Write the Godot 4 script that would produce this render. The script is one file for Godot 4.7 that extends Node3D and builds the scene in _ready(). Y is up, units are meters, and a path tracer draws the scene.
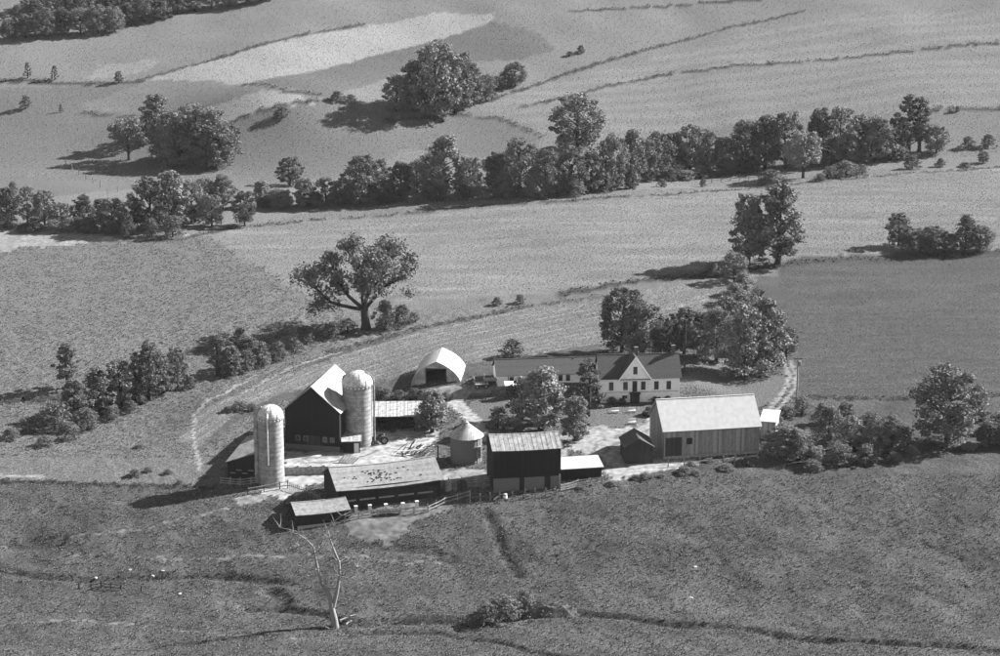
extends Node3D
# A hillside dairy farm seen from a light aeroplane, on black and white film.
# Photo pixels (1000 x 656) are turned into ground points with gp(); x is right, -z is away from the camera.

const F := 2255.0            # focal length in photo pixels
const EYE := Vector3(0, 119, 0)
const PITCH := 15.0
var cp := cos(deg_to_rad(PITCH))
var sp := sin(deg_to_rad(PITCH))
var rng := RandomNumberGenerator.new()
var names := {}
var M := {}
var prof := PackedFloat32Array()
var n_big := FastNoiseLite.new()
var n_mid := FastNoiseLite.new()
var n_fine := FastNoiseLite.new()
var channels := []           # [polyline of Vector2(x, z), half width, depth]
var regions := []

# ------------------------------------------------------------------ mesh builder
class MB:
	var v := PackedVector3Array()
	var n := PackedVector3Array()
	var ix := PackedInt32Array()
	func tri(a: Vector3, b: Vector3, c: Vector3, out: Vector3) -> void:
		var nn := (b - a).cross(c - a)
		if nn.length_squared() < 1e-14: return
		nn = nn.normalized()
		var k := v.size()
		if nn.dot(out) < 0: nn = -nn; ix.append_array([k, k + 1, k + 2])
		else: ix.append_array([k, k + 2, k + 1])
		v.append_array([a, b, c]); n.append_array([nn, nn, nn])
	func quad(a: Vector3, b: Vector3, c: Vector3, d: Vector3, out: Vector3) -> void:
		var nn := (c - a).cross(d - b)
		if nn.length_squared() < 1e-14: return
		nn = nn.normalized()
		var k := v.size()
		if nn.dot(out) < 0: nn = -nn; ix.append_array([k, k + 1, k + 2, k, k + 2, k + 3])
		else: ix.append_array([k, k + 2, k + 1, k, k + 3, k + 2])
		v.append_array([a, b, c, d]); n.append_array([nn, nn, nn, nn])
	func prism(p: Array, e: Vector3) -> void:          # convex polygon p, extruded by e
		var mid := Vector3.ZERO
		for q in p: mid += q
		mid /= p.size()
		for i in range(1, p.size() - 1):
			tri(p[0], p[i], p[i + 1], -e)
			tri(p[0] + e, p[i] + e, p[i + 1] + e, e)
		for i in p.size():
			var a: Vector3 = p[i]
			var b: Vector3 = p[(i + 1) % p.size()]
			quad(a, b, b + e, a + e, (a + b) / 2 - mid)
	func box(c: Vector3, s: Vector3) -> void:
		var h := s / 2
		prism([c + Vector3(-h.x, -h.y, -h.z), c + Vector3(h.x, -h.y, -h.z), c + Vector3(h.x, h.y, -h.z), c + Vector3(-h.x, h.y, -h.z)], Vector3(0, 0, s.z))
	func bar(a: Vector3, b: Vector3, w: float, t: float) -> void:   # squared timber from a to b
		var d := (b - a).normalized()
		var s := d.cross(Vector3.UP if absf(d.y) < 0.9 else Vector3.RIGHT).normalized()
		var u := s.cross(d).normalized()
		prism([a - s * w / 2 - u * t / 2, a + s * w / 2 - u * t / 2, a + s * w / 2 + u * t / 2, a - s * w / 2 + u * t / 2], b - a)
	func tube(a: Vector3, b: Vector3, ra: float, rb: float, sides := 6, cap := false) -> void:
		var d := (b - a).normalized()
		var s := d.cross(Vector3.UP if absf(d.y) < 0.9 else Vector3.RIGHT).normalized()
		var u := s.cross(d).normalized()
		var k := v.size()
		for i in sides:
			var q := s * cos(TAU * i / sides) + u * sin(TAU * i / sides)
			v.append_array([a + q * ra, b + q * rb]); n.append_array([q, q])
		for i in sides:
			var j := (i + 1) % sides
			var a0 := k + 2 * i
			var a1 := k + 2 * j
			ix.append_array([a0, a1, a1 + 1, a0, a1 + 1, a0 + 1])
		if cap:
			for i in sides:
				var q := s * cos(TAU * i / sides) + u * sin(TAU * i / sides)
				var q2 := s * cos(TAU * (i + 1) / sides) + u * sin(TAU * (i + 1) / sides)
				tri(b, b + q * rb, b + q2 * rb, d)
				tri(a, a + q * ra, a + q2 * ra, -d)
	func lathe(c: Vector3, pr: Array, sides := 24, wob := 0.0) -> void:     # profile of Vector2(radius, y)
		for r in range(pr.size() - 1):
			for i in sides:
				var a0 := TAU * i / sides
				var a1 := TAU * (i + 1) / sides
				var k := v.size()
				var sl := Vector2(pr[r + 1].y - pr[r].y, pr[r].x - pr[r + 1].x).normalized()
				for q in [[a0, r], [a1, r], [a1, r + 1], [a0, r + 1]]:
					var pp: Vector2 = pr[q[1]]
					var ra: float = pp.x * (1.0 + wob * (1.0 if int(round(q[0] * sides / TAU)) % 2 == 0 else -1.0))
					v.append(c + Vector3(cos(q[0]) * ra, pp.y, sin(q[0]) * ra))
					n.append(Vector3(cos(q[0]) * sl.x, sl.y, sin(q[0]) * sl.x).normalized())
				ix.append_array([k, k + 1, k + 2, k, k + 2, k + 3])
	func leaf(c: Vector3, nn: Vector3, s: float, w: float, rg: RandomNumberGenerator) -> void:
		var t := nn.cross(Vector3(rg.randf() - 0.5, rg.randf() - 0.5, rg.randf() - 0.5)).normalized()
		var b := nn.cross(t)
		var k := v.size()
		v.append_array([c - t * s, c + b * w, c + t * s, c - b * w])
		n.append_array([nn, nn, nn, nn])
		ix.append_array([k, k + 1, k + 2, k, k + 2, k + 3])
	func mesh() -> ArrayMesh:
		var a := []
		a.resize(Mesh.ARRAY_MAX)
		a[Mesh.ARRAY_VERTEX] = v; a[Mesh.ARRAY_NORMAL] = n; a[Mesh.ARRAY_INDEX] = ix
		var m := ArrayMesh.new()
		m.add_surface_from_arrays(Mesh.PRIMITIVE_TRIANGLES, a)
		return m

# ------------------------------------------------------------------ naming and tagging
func numbered(called: String) -> String:
	var k: int = names.get(called, 0)
	names[called] = k + 1
	return called if k == 0 else "%s_%03d" % [called, k]
func meta(o: Node, label := "", category := "", group := "", kind := "") -> Node:
	if label: o.set_meta("label", label)
	if category: o.set_meta("category", category)
	if group: o.set_meta("group", group)
	if kind: o.set_meta("kind", kind)
	return o
func thing(called: String, label: String, category: String, at: Vector3, turn := 0.0, group := "") -> Node3D:
	var o := Node3D.new()
	o.name = numbered(called)
	add_child(o, true)
	o.position = at
	o.rotation.y = turn
	meta(o, label, category, group)
	return o
func part(called: String, mb: MB, m: Material, parent: Node) -> MeshInstance3D:
	return piece(called, mb.mesh(), m, parent)
func piece(called: String, mesh: Mesh, m: Material, parent: Node) -> MeshInstance3D:
	var o := MeshInstance3D.new()
	o.name = called
	o.mesh = mesh
	o.material_override = m
	parent.add_child(o, true)
	return o
func copy(src: Node3D, at: Vector3, turn: float, label := "", group := "") -> Node3D:
	var o: Node3D = src.duplicate()
	var base := String(src.name)
	if base.length() > 4 and base[-4] == "_" and base.right(3).is_valid_int(): base = base.left(-4)
	o.name = numbered(base)
	add_child(o, true)
	o.position = at
	o.rotation.y = turn
	meta(o, label, "", group)
	return o

# ------------------------------------------------------------------ terrain shape
func profile_setup() -> void:
	var t := [[-600, 0], [0, 0], [150, -1], [240, -2.2], [280, -4.2], [302, -6.2], [314, -5.9], [326, -4.0], [338, -1.7], [348, -0.5], [360, 0], [400, 0.2], [435, 1.4], [480, 4.2], [520, 6.0], [550, 6.2], [575, 4.4], [600, 4.0], [640, 11], [680, 19.5], [740, 32], [800, 44], [900, 62], [1100, 94], [1400, 118], [2000, 150], [3200, 160]]
	for d in range(-600, 3001):
		var k := 1
		while k < t.size() - 2 and d > t[k + 1][0]: k += 1
		var u: float = clampf(float(d - t[k][0]) / (t[k + 1][0] - t[k][0]), 0, 1)
		var sl := []
		for q in [k, k + 1]: sl.append(float(t[mini(q + 1, t.size() - 1)][1] - t[q - 1][1]) / (t[mini(q + 1, t.size() - 1)][0] - t[q - 1][0]) * (t[k + 1][0] - t[k][0]))
		prof.append((2 * u * u * u - 3 * u * u + 1) * t[k][1] + (u * u * u - 2 * u * u + u) * sl[0] + (3 * u * u - 2 * u * u * u) * t[k + 1][1] + (u * u * u - u * u) * sl[1])
func h(x: float, z: float) -> float:
	var d := -z
	var f := clampf(d + 600, 0, 3599)
	var i := int(f)
	var y := lerpf(prof[i], prof[i + 1], f - i)
	# bank the house wing stands on
	y += 2.0 * smoothstep(392.5, 396.5, d) * (1 - smoothstep(405, 440, d)) * smoothstep(-26, -3, x) * (1 - smoothstep(34, 46, x))
	# rolling ground away from the farmstead
	var away := smoothstep(425, 480, d) + smoothstep(62, 110, absf(x)) * (1 - smoothstep(425, 480, d))
	if away > 0: y += n_big.get_noise_2d(x, z) * away * (1.8 + 1.6 * smoothstep(640, 760, d))
	# the knoll under the hillside clump
	y += 9.0 * exp(-(pow((x + 60) / 32.0, 2) + pow((d - 632) / 30.0, 2)))
	# swells and hollows of the lower pasture
	if d < 352: y += (0.75 * n_big.get_noise_2d(x * 3.4, z * 4.2) + 0.4 * n_big.get_noise_2d(x * 8.0 + 90, z * 9.0)) * smoothstep(352, 336, d)
	# the left hand draw
	y -= 1.6 * exp(-pow((d - 385 + 0.15 * (x + 75)) / 14.0, 2)) * smoothstep(-48, -62, x)
	return y
func ray(px: float, py: float) -> Vector3:
	var a := (px - 500) / F
	var b := -(py - 328) / F
	return Vector3(a, b * cp - sp, -cp - b * sp)
func gp(px: float, py: float) -> Vector3:
	var r := ray(px, py)
	var t := 200.0
	while t < 2500 and EYE.y + r.y * t > h(r.x * t, r.z * t): t += 6
	var lo := t - 6
	for k in 14:
		var m := (lo + t) / 2
		if EYE.y + r.y * m > h(r.x * m, r.z * m): lo = m
		else: t = m
	return Vector3(r.x * t, h(r.x * t, r.z * t), r.z * t)
func mpp(p: Vector3) -> float:      # metres across one photo pixel at p
	var q := p - EYE
	return (-q.z * cp - q.y * sp) / F
func up_m(p: Vector3, px: float) -> float:   # height in metres that shows px pixels tall at p
	var q := EYE - p
	return px * mpp(p) / (Vector2(q.x, q.z).length() / q.length())
func line(pts: Array) -> PackedVector2Array:
	var o := PackedVector2Array()
	for q in pts:
		var g := gp(q[0], q[1])
		o.append(Vector2(g.x, g.z))
	return o
func ldist(p: Vector2, l: PackedVector2Array) -> float:
	var best := 1e9
	for i in l.size() - 1:
		best = minf(best, p.distance_squared_to(Geometry2D.get_closest_point_to_segment(p, l[i], l[i + 1])))
	return sqrt(best)

# ------------------------------------------------------------------ materials
func grey(v: float) -> Color: return Color(v, v, v).linear_to_srgb()
func mat(v: float, rough := 0.9, tex: Texture2D = null, sc := 0.25, spec := 0.3) -> StandardMaterial3D:
	var m := StandardMaterial3D.new()
	m.albedo_color = grey(v)
	m.roughness = rough
	m.metallic_specular = spec
	if tex:
		m.albedo_texture = tex
		m.uv1_triplanar = true
		m.uv1_scale = Vector3.ONE * sc
	return m
func tex_of(img: Image) -> ImageTexture:
	img.generate_mipmaps()
	return ImageTexture.create_from_image(img)
func noise_img(size: int, freq: float, lo: float, hi: float, seed_: int, oct := 4, gain := 0.5) -> Image:
	var n := FastNoiseLite.new()
	n.seed = seed_
	n.noise_type = FastNoiseLite.TYPE_SIMPLEX_SMOOTH
	n.frequency = freq
	n.fractal_octaves = oct
	n.fractal_gain = gain
	var im := n.get_seamless_image(size, size, false, false, 0.15)
	im.convert(Image.FORMAT_L8)
	var d := im.get_data()
	for i in d.size(): d[i] = int(clampf(lerpf(lo, hi, d[i] / 255.0), 0, 1) * 255)
	return Image.create_from_data(size, size, false, Image.FORMAT_L8, d)
func boards_img(vertical: bool, count: int, lo: float, hi: float, gap: float, seed_: int) -> Image:
	var s := 256
	var r := RandomNumberGenerator.new()
	r.seed = seed_
	var g := FastNoiseLite.new()
	g.seed = seed_
	g.frequency = 0.02
	var d := PackedByteArray()
	d.resize(s * s)
	var tone := []
	var w := s / count
	for k in count: tone.append([r.randf_range(lo, hi), r.randf() * 99])
	for y in s:
		for x in s:
			var a := x if vertical else y
			var b := y if vertical else x
			var k := int(a / w) % count
			var t: float = tone[k][0] + 0.10 * g.get_noise_2d(a * 6.0, b * 0.6 + tone[k][1]) + 0.08 * g.get_noise_2d(a * 0.8, b * 1.2)
			if a % w == 0: t *= gap
			d[y * s + x] = int(clampf(t, 0, 1) * 255)
	return Image.create_from_data(s, s, false, Image.FORMAT_L8, d)
func worn(a: Image, b: Image) -> Image:      # one texture times another
	var x := a.get_data()
	var y := b.get_data()
	for i in x.size(): x[i] = mini(int(x[i] * y[i] / 240.0), 255)
	return Image.create_from_data(a.get_width(), a.get_height(), false, Image.FORMAT_L8, x)
func blocks_img() -> Image:                   # concrete staves, each with a tone of its own
	var r := RandomNumberGenerator.new()
	r.seed = 21
	var im := Image.create(256, 256, false, Image.FORMAT_L8)
	for i in 16:
		for j in 9:
			var t := r.randf_range(0.78, 1.0)
			var off := 16 if i % 2 else 0
			im.fill_rect(Rect2i(i * 16, j * 32 - off, 15, 31), Color(t, t, t))
			im.fill_rect(Rect2i(i * 16 + 15, j * 32 - off, 1, 32), Color(t * 0.72, t * 0.72, t * 0.72))
			im.fill_rect(Rect2i(i * 16, j * 32 - off + 31, 16, 1), Color(t * 0.8, t * 0.8, t * 0.8))
	return im
func materials() -> void:
	var boards := tex_of(boards_img(true, 16, 0.72, 0.98, 0.6, 3))
	var laps := tex_of(boards_img(false, 20, 0.97, 1.0, 0.88, 4))
	var shingles := tex_of(boards_img(false, 16, 0.7, 0.98, 0.7, 5))
	var stains := tex_of(noise_img(256, 0.02, 0.62, 1.08, 6))
	var spots := tex_of(noise_img(256, 0.05, 0.55, 1.1, 7))
	var faint := tex_of(noise_img(256, 0.03, 0.9, 1.04, 9))
	var streaks := tex_of(boards_img(true, 32, 0.82, 1.0, 0.95, 8))
	streaks = tex_of(worn(boards_img(true, 32, 0.82, 1.0, 0.95, 8), noise_img(256, 0.012, 0.6, 1.25, 14, 4, 0.6)))
	shingles = tex_of(worn(boards_img(false, 24, 0.82, 1.0, 0.8, 5), noise_img(256, 0.03, 0.68, 1.2, 15, 5, 0.7)))
	var staves := tex_of(worn(blocks_img(), noise_img(256, 0.012, 0.7, 1.2, 16, 5, 0.65)))
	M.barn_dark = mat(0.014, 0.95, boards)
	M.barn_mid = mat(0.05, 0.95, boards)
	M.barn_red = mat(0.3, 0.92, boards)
	M.plank = mat(0.3, 0.95, boards, 0.5)
	M.white = mat(0.9, 0.75, laps)
	M.trim = mat(0.88, 0.7)
	M.metal = mat(0.34, 0.7, streaks, 0.3, 0.25)
	M.metal_bright = mat(0.33, 0.75, faint, 0.12, 0.2)
	M.metal_old = mat(0.27, 0.75, streaks, 0.25, 0.2)
	M.quonset = mat(0.5, 0.5, faint, 0.1, 0.5)
	M.quonset_front = mat(0.55, 0.7, stains, 0.1)
	M.shingle = mat(0.2, 0.95, shingles, 0.16)
	M.shingle_dark = mat(0.06, 0.92, shingles, 0.3)
	M.stave = mat(0.31, 0.85, staves, 0.18)
	M.dome = mat(0.5, 0.5, stains, 0.3, 0.5)
	M.concrete = mat(0.36, 0.9, stains, 0.3)
	M.stone = mat(0.17, 0.95, spots, 0.8)
	M.block = mat(0.25, 0.9, laps, 0.5)
	M.crib = mat(0.21, 0.85, spots, 1.2)
	M.hoop = mat(0.13, 0.7)
	M.dark = mat(0.02, 0.9)
	M.glass = mat(0.03, 0.08, null, 1, 0.6)
	M.iron = mat(0.05, 0.5)
	M.rubber = mat(0.025, 0.8)
	M.paint_light = mat(0.55, 0.6)
	M.post = mat(0.3, 0.95, boards, 0.6)
	M.post_dark = mat(0.05, 0.95, boards, 0.6)
	M.bark = mat(0.05, 0.95, spots, 0.8)
	M.deadwood = mat(0.27, 0.9, spots, 0.6)
	M.brick = mat(0.12, 0.9, spots, 1.5)
	for k in 4:
		var m := mat([0.05, 0.08, 0.115, 0.155][k], 0.75, null, 1, 0.3)
		m.cull_mode = BaseMaterial3D.CULL_DISABLED
		m.backlight_enabled = true
		m.backlight = Color(0.22, 0.22, 0.22)
		M["leaf%d" % k] = m
	var g := StandardMaterial3D.new()
	g.vertex_color_use_as_albedo = true
	g.albedo_texture = tex_of(noise_img(1024, 0.11, 0.35, 1.35, 11, 3, 0.8))
	g.detail_enabled = true
	g.detail_albedo = tex_of(noise_img(1024, 0.16, 0.45, 1.35, 12, 2, 0.7))
	g.detail_blend_mode = BaseMaterial3D.BLEND_MODE_MUL
	g.detail_uv_layer = BaseMaterial3D.DETAIL_UV_2
	g.roughness = 1.0
	g.metallic_specular = 0.1
	M.ground = g
	var dirt := g.duplicate() as StandardMaterial3D
	dirt.albedo_texture = tex_of(noise_img(512, 0.04, 0.72, 1.12, 13, 5, 0.6))
	dirt.detail_enabled = false
	M.dirt = dirt
	var gr := mat(0.15, 0.9, null, 1, 0.2)
	gr.cull_mode = BaseMaterial3D.CULL_DISABLED
	gr.vertex_color_use_as_albedo = true
	gr.albedo_color = Color.WHITE
	gr.backlight_enabled = true
	gr.backlight = Color(0.4, 0.4, 0.4)
	M.grass = gr

# ------------------------------------------------------------------ ground, field by field
func region(called: String, label: String, pts: Array, tone: float, mott := 0.12, rough := 0.05, rows := 0, wild := 1.0) -> void:
	var l := line(pts)
	regions.append(rdict(called, label, l, tone, mott, rough, rows, 0.0, wild))
func stroke(called: String, label: String, pts: Array, hw: float, tone: float, mott := 0.15, rough := 0.03) -> void:
	regions.append(rdict(called, label, line(pts), tone, mott, rough, 0, hw, 0.5))
func rdict(called, label, l: PackedVector2Array, tone, mott, rough, rows, hw: float, wild) -> Dictionary:
	var b := Rect2(l[0], Vector2.ZERO)
	for p in l: b = b.expand(p)
	return {"name": called, "label": label, "l": l, "b": b.grow(hw + 1.5), "tone": tone, "mott": mott, "rough": rough, "rows": rows, "hw": hw, "wild": wild}
func find_region(x: float, z: float) -> int:
	var jx := n_mid.get_noise_2d(x * 2.3, z * 2.3)
	var jz := n_mid.get_noise_2d(z * 2.3 + 500, x * 2.3)
	for i in range(regions.size() - 1, 1, -1):
		var r: Dictionary = regions[i]
		var p := Vector2(x + jx * 1.2 * r.wild, z + jz * 1.6 * r.wild)
		if not r.b.has_point(p): continue
		if r.hw > 0.0:
			if ldist(p, r.l) < r.hw * (1.0 + 0.5 * jx): return i
		elif Geometry2D.is_point_in_polygon(p, r.l): return i
	return 0 if -z < 500 else 1
func fields() -> void:
	var none := PackedVector2Array([Vector2.ZERO])
	regions = [rdict("pasture", "rough tussocky pasture sloping from the farmyard down to the creek", none, 0.133, 0.24, 0.13, 0, 0.0, 1), rdict("hillside", "open grassy hillside beyond the wooded stream line", none, 0.27, 0.10, 0.10, 0, 0.0, 1)]
	# far hillside
	region("hillside", "", [[-60, 92], [90, 84], [150, 82], [76, 107], [200, 111], [232, 122], [330, 100], [400, 118], [340, 170], [250, 190], [120, 190], [-60, 215]], 0.215, 0.16, 0.25)
	region("hay_field", "mown hay field in pale strips on the far hillside", [[149, 79], [202, 63], [330, 32], [440, 12], [495, 14], [494, 20], [444, 38], [368, 57], [330, 67], [244, 85], [267, 92], [305, 95], [318, 104], [229, 122], [190, 112], [202, 110], [263, 91], [213, 80]], 0.43, 0.06, 0.03)
	region("stubble_field", "grey stubble strip between the pale hay strips", [[152, 80], [213, 80], [263, 91], [202, 110], [150, 106], [76, 107]], 0.26, 0.06, 0.03)
	region("hay_patch", "", [[100, 66], [155, 59], [156, 65], [130, 76], [85, 80]], 0.36, 0.07, 0.03)
	region("meadow", "darker rounded meadow knoll below the pale hay strip", [[330, 68], [368, 57], [444, 38], [494, 22], [536, 32], [558, 50], [520, 60], [470, 62], [400, 72], [330, 100], [310, 94], [250, 85]], 0.19, 0.10, 0.05)
	region("meadow", "", [[380, 118], [450, 116], [500, 118], [545, 136], [520, 160], [440, 150], [400, 150], [330, 180], [300, 190], [345, 150]], 0.22, 0.14, 0.12)
	region("contour_field", "strip cropped field curving over the far slope", [[520, 88], [600, 70], [720, 40], [880, 8], [1080, 10], [1080, 40], [940, 46], [825, 60], [700, 72], [600, 92], [530, 108], [470, 112]], 0.30, 0.07, 0.03, 2)
	region("contour_field", "", [[530, 108], [600, 92], [700, 72], [825, 60], [1080, 40], [1080, 108], [900, 112], [800, 116], [700, 128], [610, 140], [545, 134], [500, 116]], 0.285, 0.07, 0.03, 2)
	region("hillside", "", [[780, 118], [925, 110], [1080, 108], [1080, 150], [900, 160], [800, 165], [640, 180], [640, 140]], 0.24, 0.12, 0.1)
	for s in [[[482, 103], [560, 76], [660, 46], [720, 30], [800, 12]], [[520, 108], [600, 88], [660, 76], [740, 66], [825, 60], [920, 50], [1060, 40]], [[920, 111], [960, 109], [1060, 107]], [[140, 80], [205, 62], [330, 30], [360, 25]], [[244, 85], [290, 93], [318, 95]], [[229, 122], [330, 101], [345, 97]], [[80, 113], [140, 117], [200, 116]], [[380, 122], [450, 114], [500, 119], [540, 136]], [[560, 12], [700, 3], [760, 0]]]:
		stroke("field_edge", "dark weedy line between two hillside fields", s, 0.9, 0.10, 0.3, 0.25)
	stroke("field_edge", "", [[-20, 81], [40, 82], [90, 84], [140, 81]], 1.3, 0.09, 0.3, 0.3)
	region("pale_field", "pale bare field beyond the stream trees", [[-40, 226], [20, 227], [60, 231], [100, 235], [122, 242], [70, 245], [0, 252], [-40, 254]], 0.34, 0.16, 0.05)
	# stream side strip and middle fields
	region("grass_strip", "grass strip between the stream trees and the middle field", [[205, 233], [300, 214], [440, 198], [620, 192], [760, 184], [900, 166], [1060, 150], [1060, 162], [900, 174], [760, 187], [640, 196], [440, 210], [240, 228]], 0.25, 0.10, 0.06)
	region("middle_field", "smooth pale crop field behind the farmstead", [[232, 229], [330, 219], [440, 210], [560, 203], [680, 193], [745, 187], [790, 262], [720, 266], [640, 280], [520, 300], [400, 300], [330, 310], [300, 300], [240, 260], [215, 240]], 0.285, 0.07, 0.03, 1)
	region("upper_field", "level crop field right of the large roadside tree", [[760, 185], [900, 172], [1060, 160], [1060, 250], [940, 250], [800, 257], [775, 262], [745, 187]], 0.26, 0.08, 0.03, 1)
	region("left_field", "mottled weedy field left of the tall spreading tree", [[-60, 252], [0, 251], [70, 245], [130, 240], [205, 237], [262, 290], [305, 330], [250, 342], [190, 350], [130, 370], [60, 400], [-60, 412]], 0.225, 0.16, 0.16)
	region("grass_waterway", "rough grassy waterway beside the left field", [[205, 236], [240, 258], [310, 300], [420, 300], [560, 292], [650, 278], [730, 266], [790, 262], [790, 274], [690, 283], [540, 306], [430, 325], [340, 350], [240, 385], [200, 370], [260, 345], [300, 330], [262, 292]], 0.23, 0.25, 0.2)
	region("strip_field", "crop field in curving rows behind the barns", [[760, 272], [690, 283], [600, 296], [520, 309], [430, 327], [350, 352], [300, 370], [240, 392], [200, 412], [172, 440], [195, 452], [232, 415], [285, 392], [350, 385], [420, 372], [480, 362], [560, 350], [640, 335], [690, 320], [745, 300]], 0.235, 0.08, 0.04, 3)
	region("left_meadow", "closely grazed meadow slope left of the silos", [[-60, 412], [60, 402], [130, 372], [200, 352], [250, 345], [330, 345], [300, 372], [240, 390], [200, 410], [175, 440], [200, 452], [240, 420], [290, 400], [300, 440], [240, 470], [210, 487], [120, 484], [-60, 478]], 0.205, 0.2, 0.13)
	region("right_field", "dark level crop field right of the farm lane", [[775, 268], [860, 260], [1060, 253], [1060, 392], [900, 396], [810, 398], [796, 350], [790, 310]], 0.125, 0.09, 0.06, 1)
	for s in [[[230, 228], [330, 219], [440, 210], [560, 202], [680, 194], [760, 188], [900, 174], [1060, 160]], [[110, 242], [180, 240], [225, 229]]]:
		stroke("field_edge", "dark weedy line along the lower edge of the grass strip", s, 0.9, 0.11, 0.3, 0.3)
	stroke("field_edge", "", [[560, 294], [640, 281], [700, 276], [760, 268], [830, 260], [1060, 251]], 1.6, 0.10, 0.3, 0.35)
	stroke("field_edge", "", [[330, 352], [420, 328], [520, 308], [600, 296]], 1.0, 0.13, 0.3, 0.3)
	stroke("field_edge", "", [[800, 397], [900, 399], [1060, 394]], 1.3, 0.10, 0.3, 0.35)
	stroke("field_edge", "", [[-40, 406], [60, 398], [90, 392]], 1.2, 0.09, 0.3, 0.3)
	stroke("field_edge", "", [[-40, 480], [60, 483], [150, 486], [215, 488]], 0.8, 0.06, 0.4, 0.35)
	stroke("cow_path", "narrow pale cow path over the meadow slope", [[255, 375], [225, 393], [205, 402], [194, 415], [192, 440], [200, 470]], 0.3, 0.36)
	stroke("cow_path", "", [[-20, 476], [40, 477]], 0.4, 0.4)
	for s in [[[238, 395], [290, 368], [340, 352]], [[205, 235], [120, 243], [60, 246], [-40, 255]], [[0, 228], [60, 231], [115, 241]]]:
		stroke("cow_path", "", s, 0.3, 0.33)
	for s in [[[-20, 548], [60, 541], [140, 530], [232, 508]], [[440, 566], [380, 562], [300, 556], [190, 560], [60, 556]], [[-20, 628], [90, 622], [190, 632], [300, 640]]]:
		stroke("cow_path", "", s, 0.18, 0.23)
	# farmstead
	region("farmyard_grass", "worn weedy ground between the farm buildings", [[215, 486], [230, 462], [290, 430], [372, 402], [410, 385], [500, 376], [610, 350], [690, 345], [790, 372], [795, 400], [770, 440], [760, 462], [655, 466], [600, 487], [490, 496], [430, 515], [330, 525], [300, 505], [240, 500]], 0.17, 0.25, 0.06)
	region("lawn", "mown lawn round the white farmhouse", [[462, 412], [470, 402], [500, 394], [600, 398], [690, 375], [700, 352], [760, 372], [790, 380], [775, 402], [740, 410], [690, 405], [655, 415], [640, 424], [595, 428], [560, 425], [500, 430]], 0.2, 0.08, 0.03)
	region("farmyard", "bare pale farmyard between the barns and silos", [[284, 452], [330, 452], [372, 434], [430, 426], [440, 436], [405, 462], [415, 466], [330, 478], [300, 492], [285, 500], [250, 488], [284, 478]], 0.50, 0.14, 0.03)
	region("farmyard", "", [[428, 470], [490, 470], [490, 486], [440, 492], [425, 484]], 0.36, 0.25, 0.04)
	region("barnyard", "trampled pale barnyard mud below the long barn", [[345, 522], [368, 512], [430, 500], [450, 505], [440, 516], [410, 524], [400, 540], [372, 545], [345, 535]], 0.2, 0.3, 0.06)
	region("driveway", "pale gravel drive between the house and the barn", [[560, 444], [600, 430], [640, 426], [656, 412], [664, 440], [700, 462], [640, 470], [604, 478], [596, 458], [575, 452]], 0.42, 0.12, 0.02)
	stroke("driveway", "", [[600, 466], [560, 462], [556, 440], [600, 428]], 1.3, 0.38)
	region("driveway", "", [[600, 470], [680, 461], [696, 466], [640, 474], [612, 482]], 0.45, 0.12, 0.02)
	for s in [[[604, 470], [590, 455], [600, 441], [625, 434], [650, 420]], [[612, 470], [600, 457], [610, 446], [632, 438], [655, 426]], [[300, 458], [345, 456], [390, 440], [425, 434]], [[305, 464], [350, 460], [395, 446], [428, 440]]]:
		stroke("wheel_rut", "darker wheel ruts worn into the pale yard and drive", s, 0.28, 0.22, 0.3)
	stroke("yard_track", "pale worn track curving from the arched shed past the corn crib", [[440, 392], [462, 392], [454, 402], [466, 414], [476, 424], [480, 440]], 1.4, 0.44)
	stroke("yard_track", "", [[440, 392], [500, 389], [540, 386]], 0.7, 0.4)
	for s in [[[774, 414], [784, 402], [793, 390], [795, 376], [790, 362]], [[768, 410], [778, 398], [786, 386], [789, 376], [784, 364]]]:
		stroke("farm_lane", "two wheel tracks of the farm lane by the pole", s, 0.42, 0.34)
	region("dirt_patch", "", [[232, 500], [250, 496], [270, 494], [262, 502], [240, 506]], 0.30, 0.15, 0.05)
	# the creek and the ditches
	for c in [[[[-40, 566], [0, 570], [40, 577], [85, 580], [160, 577], [230, 577], [290, 583]], 0.80, 0.49], [[[245, 608], [290, 609], [322, 613], [345, 624], [400, 622], [450, 620], [520, 617], [560, 612], [600, 615], [640, 620], [756, 629], [832, 641], [1060, 656]], 1.04, 0.70], [[[345, 632], [435, 632], [500, 642], [560, 656], [600, 668]], 0.72, 0.49], [[[488, 515], [500, 545], [518, 576]], 0.80, 0.42], [[[270, 590], [285, 600], [276, 608]], 1.12, 0.56], [[[15, 543], [55, 542]], 1.76, 0.49], [[[340, 545], [420, 548], [450, 560]], 1.28, 0.35]]:
		channels.append([line(c[0]), c[1], c[2]])
		regions.append(rdict("creek", "narrow creek ditch with eroded dark earth banks", channels[-1][0], 0.09, 0.4, 0.1, 0, c[1] * 0.75, 0.8))
	rows_curve = line([[180, 440], [235, 405], [330, 366], [430, 337], [540, 313], [640, 294], [760, 268]])
var rows_curve: PackedVector2Array

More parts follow.
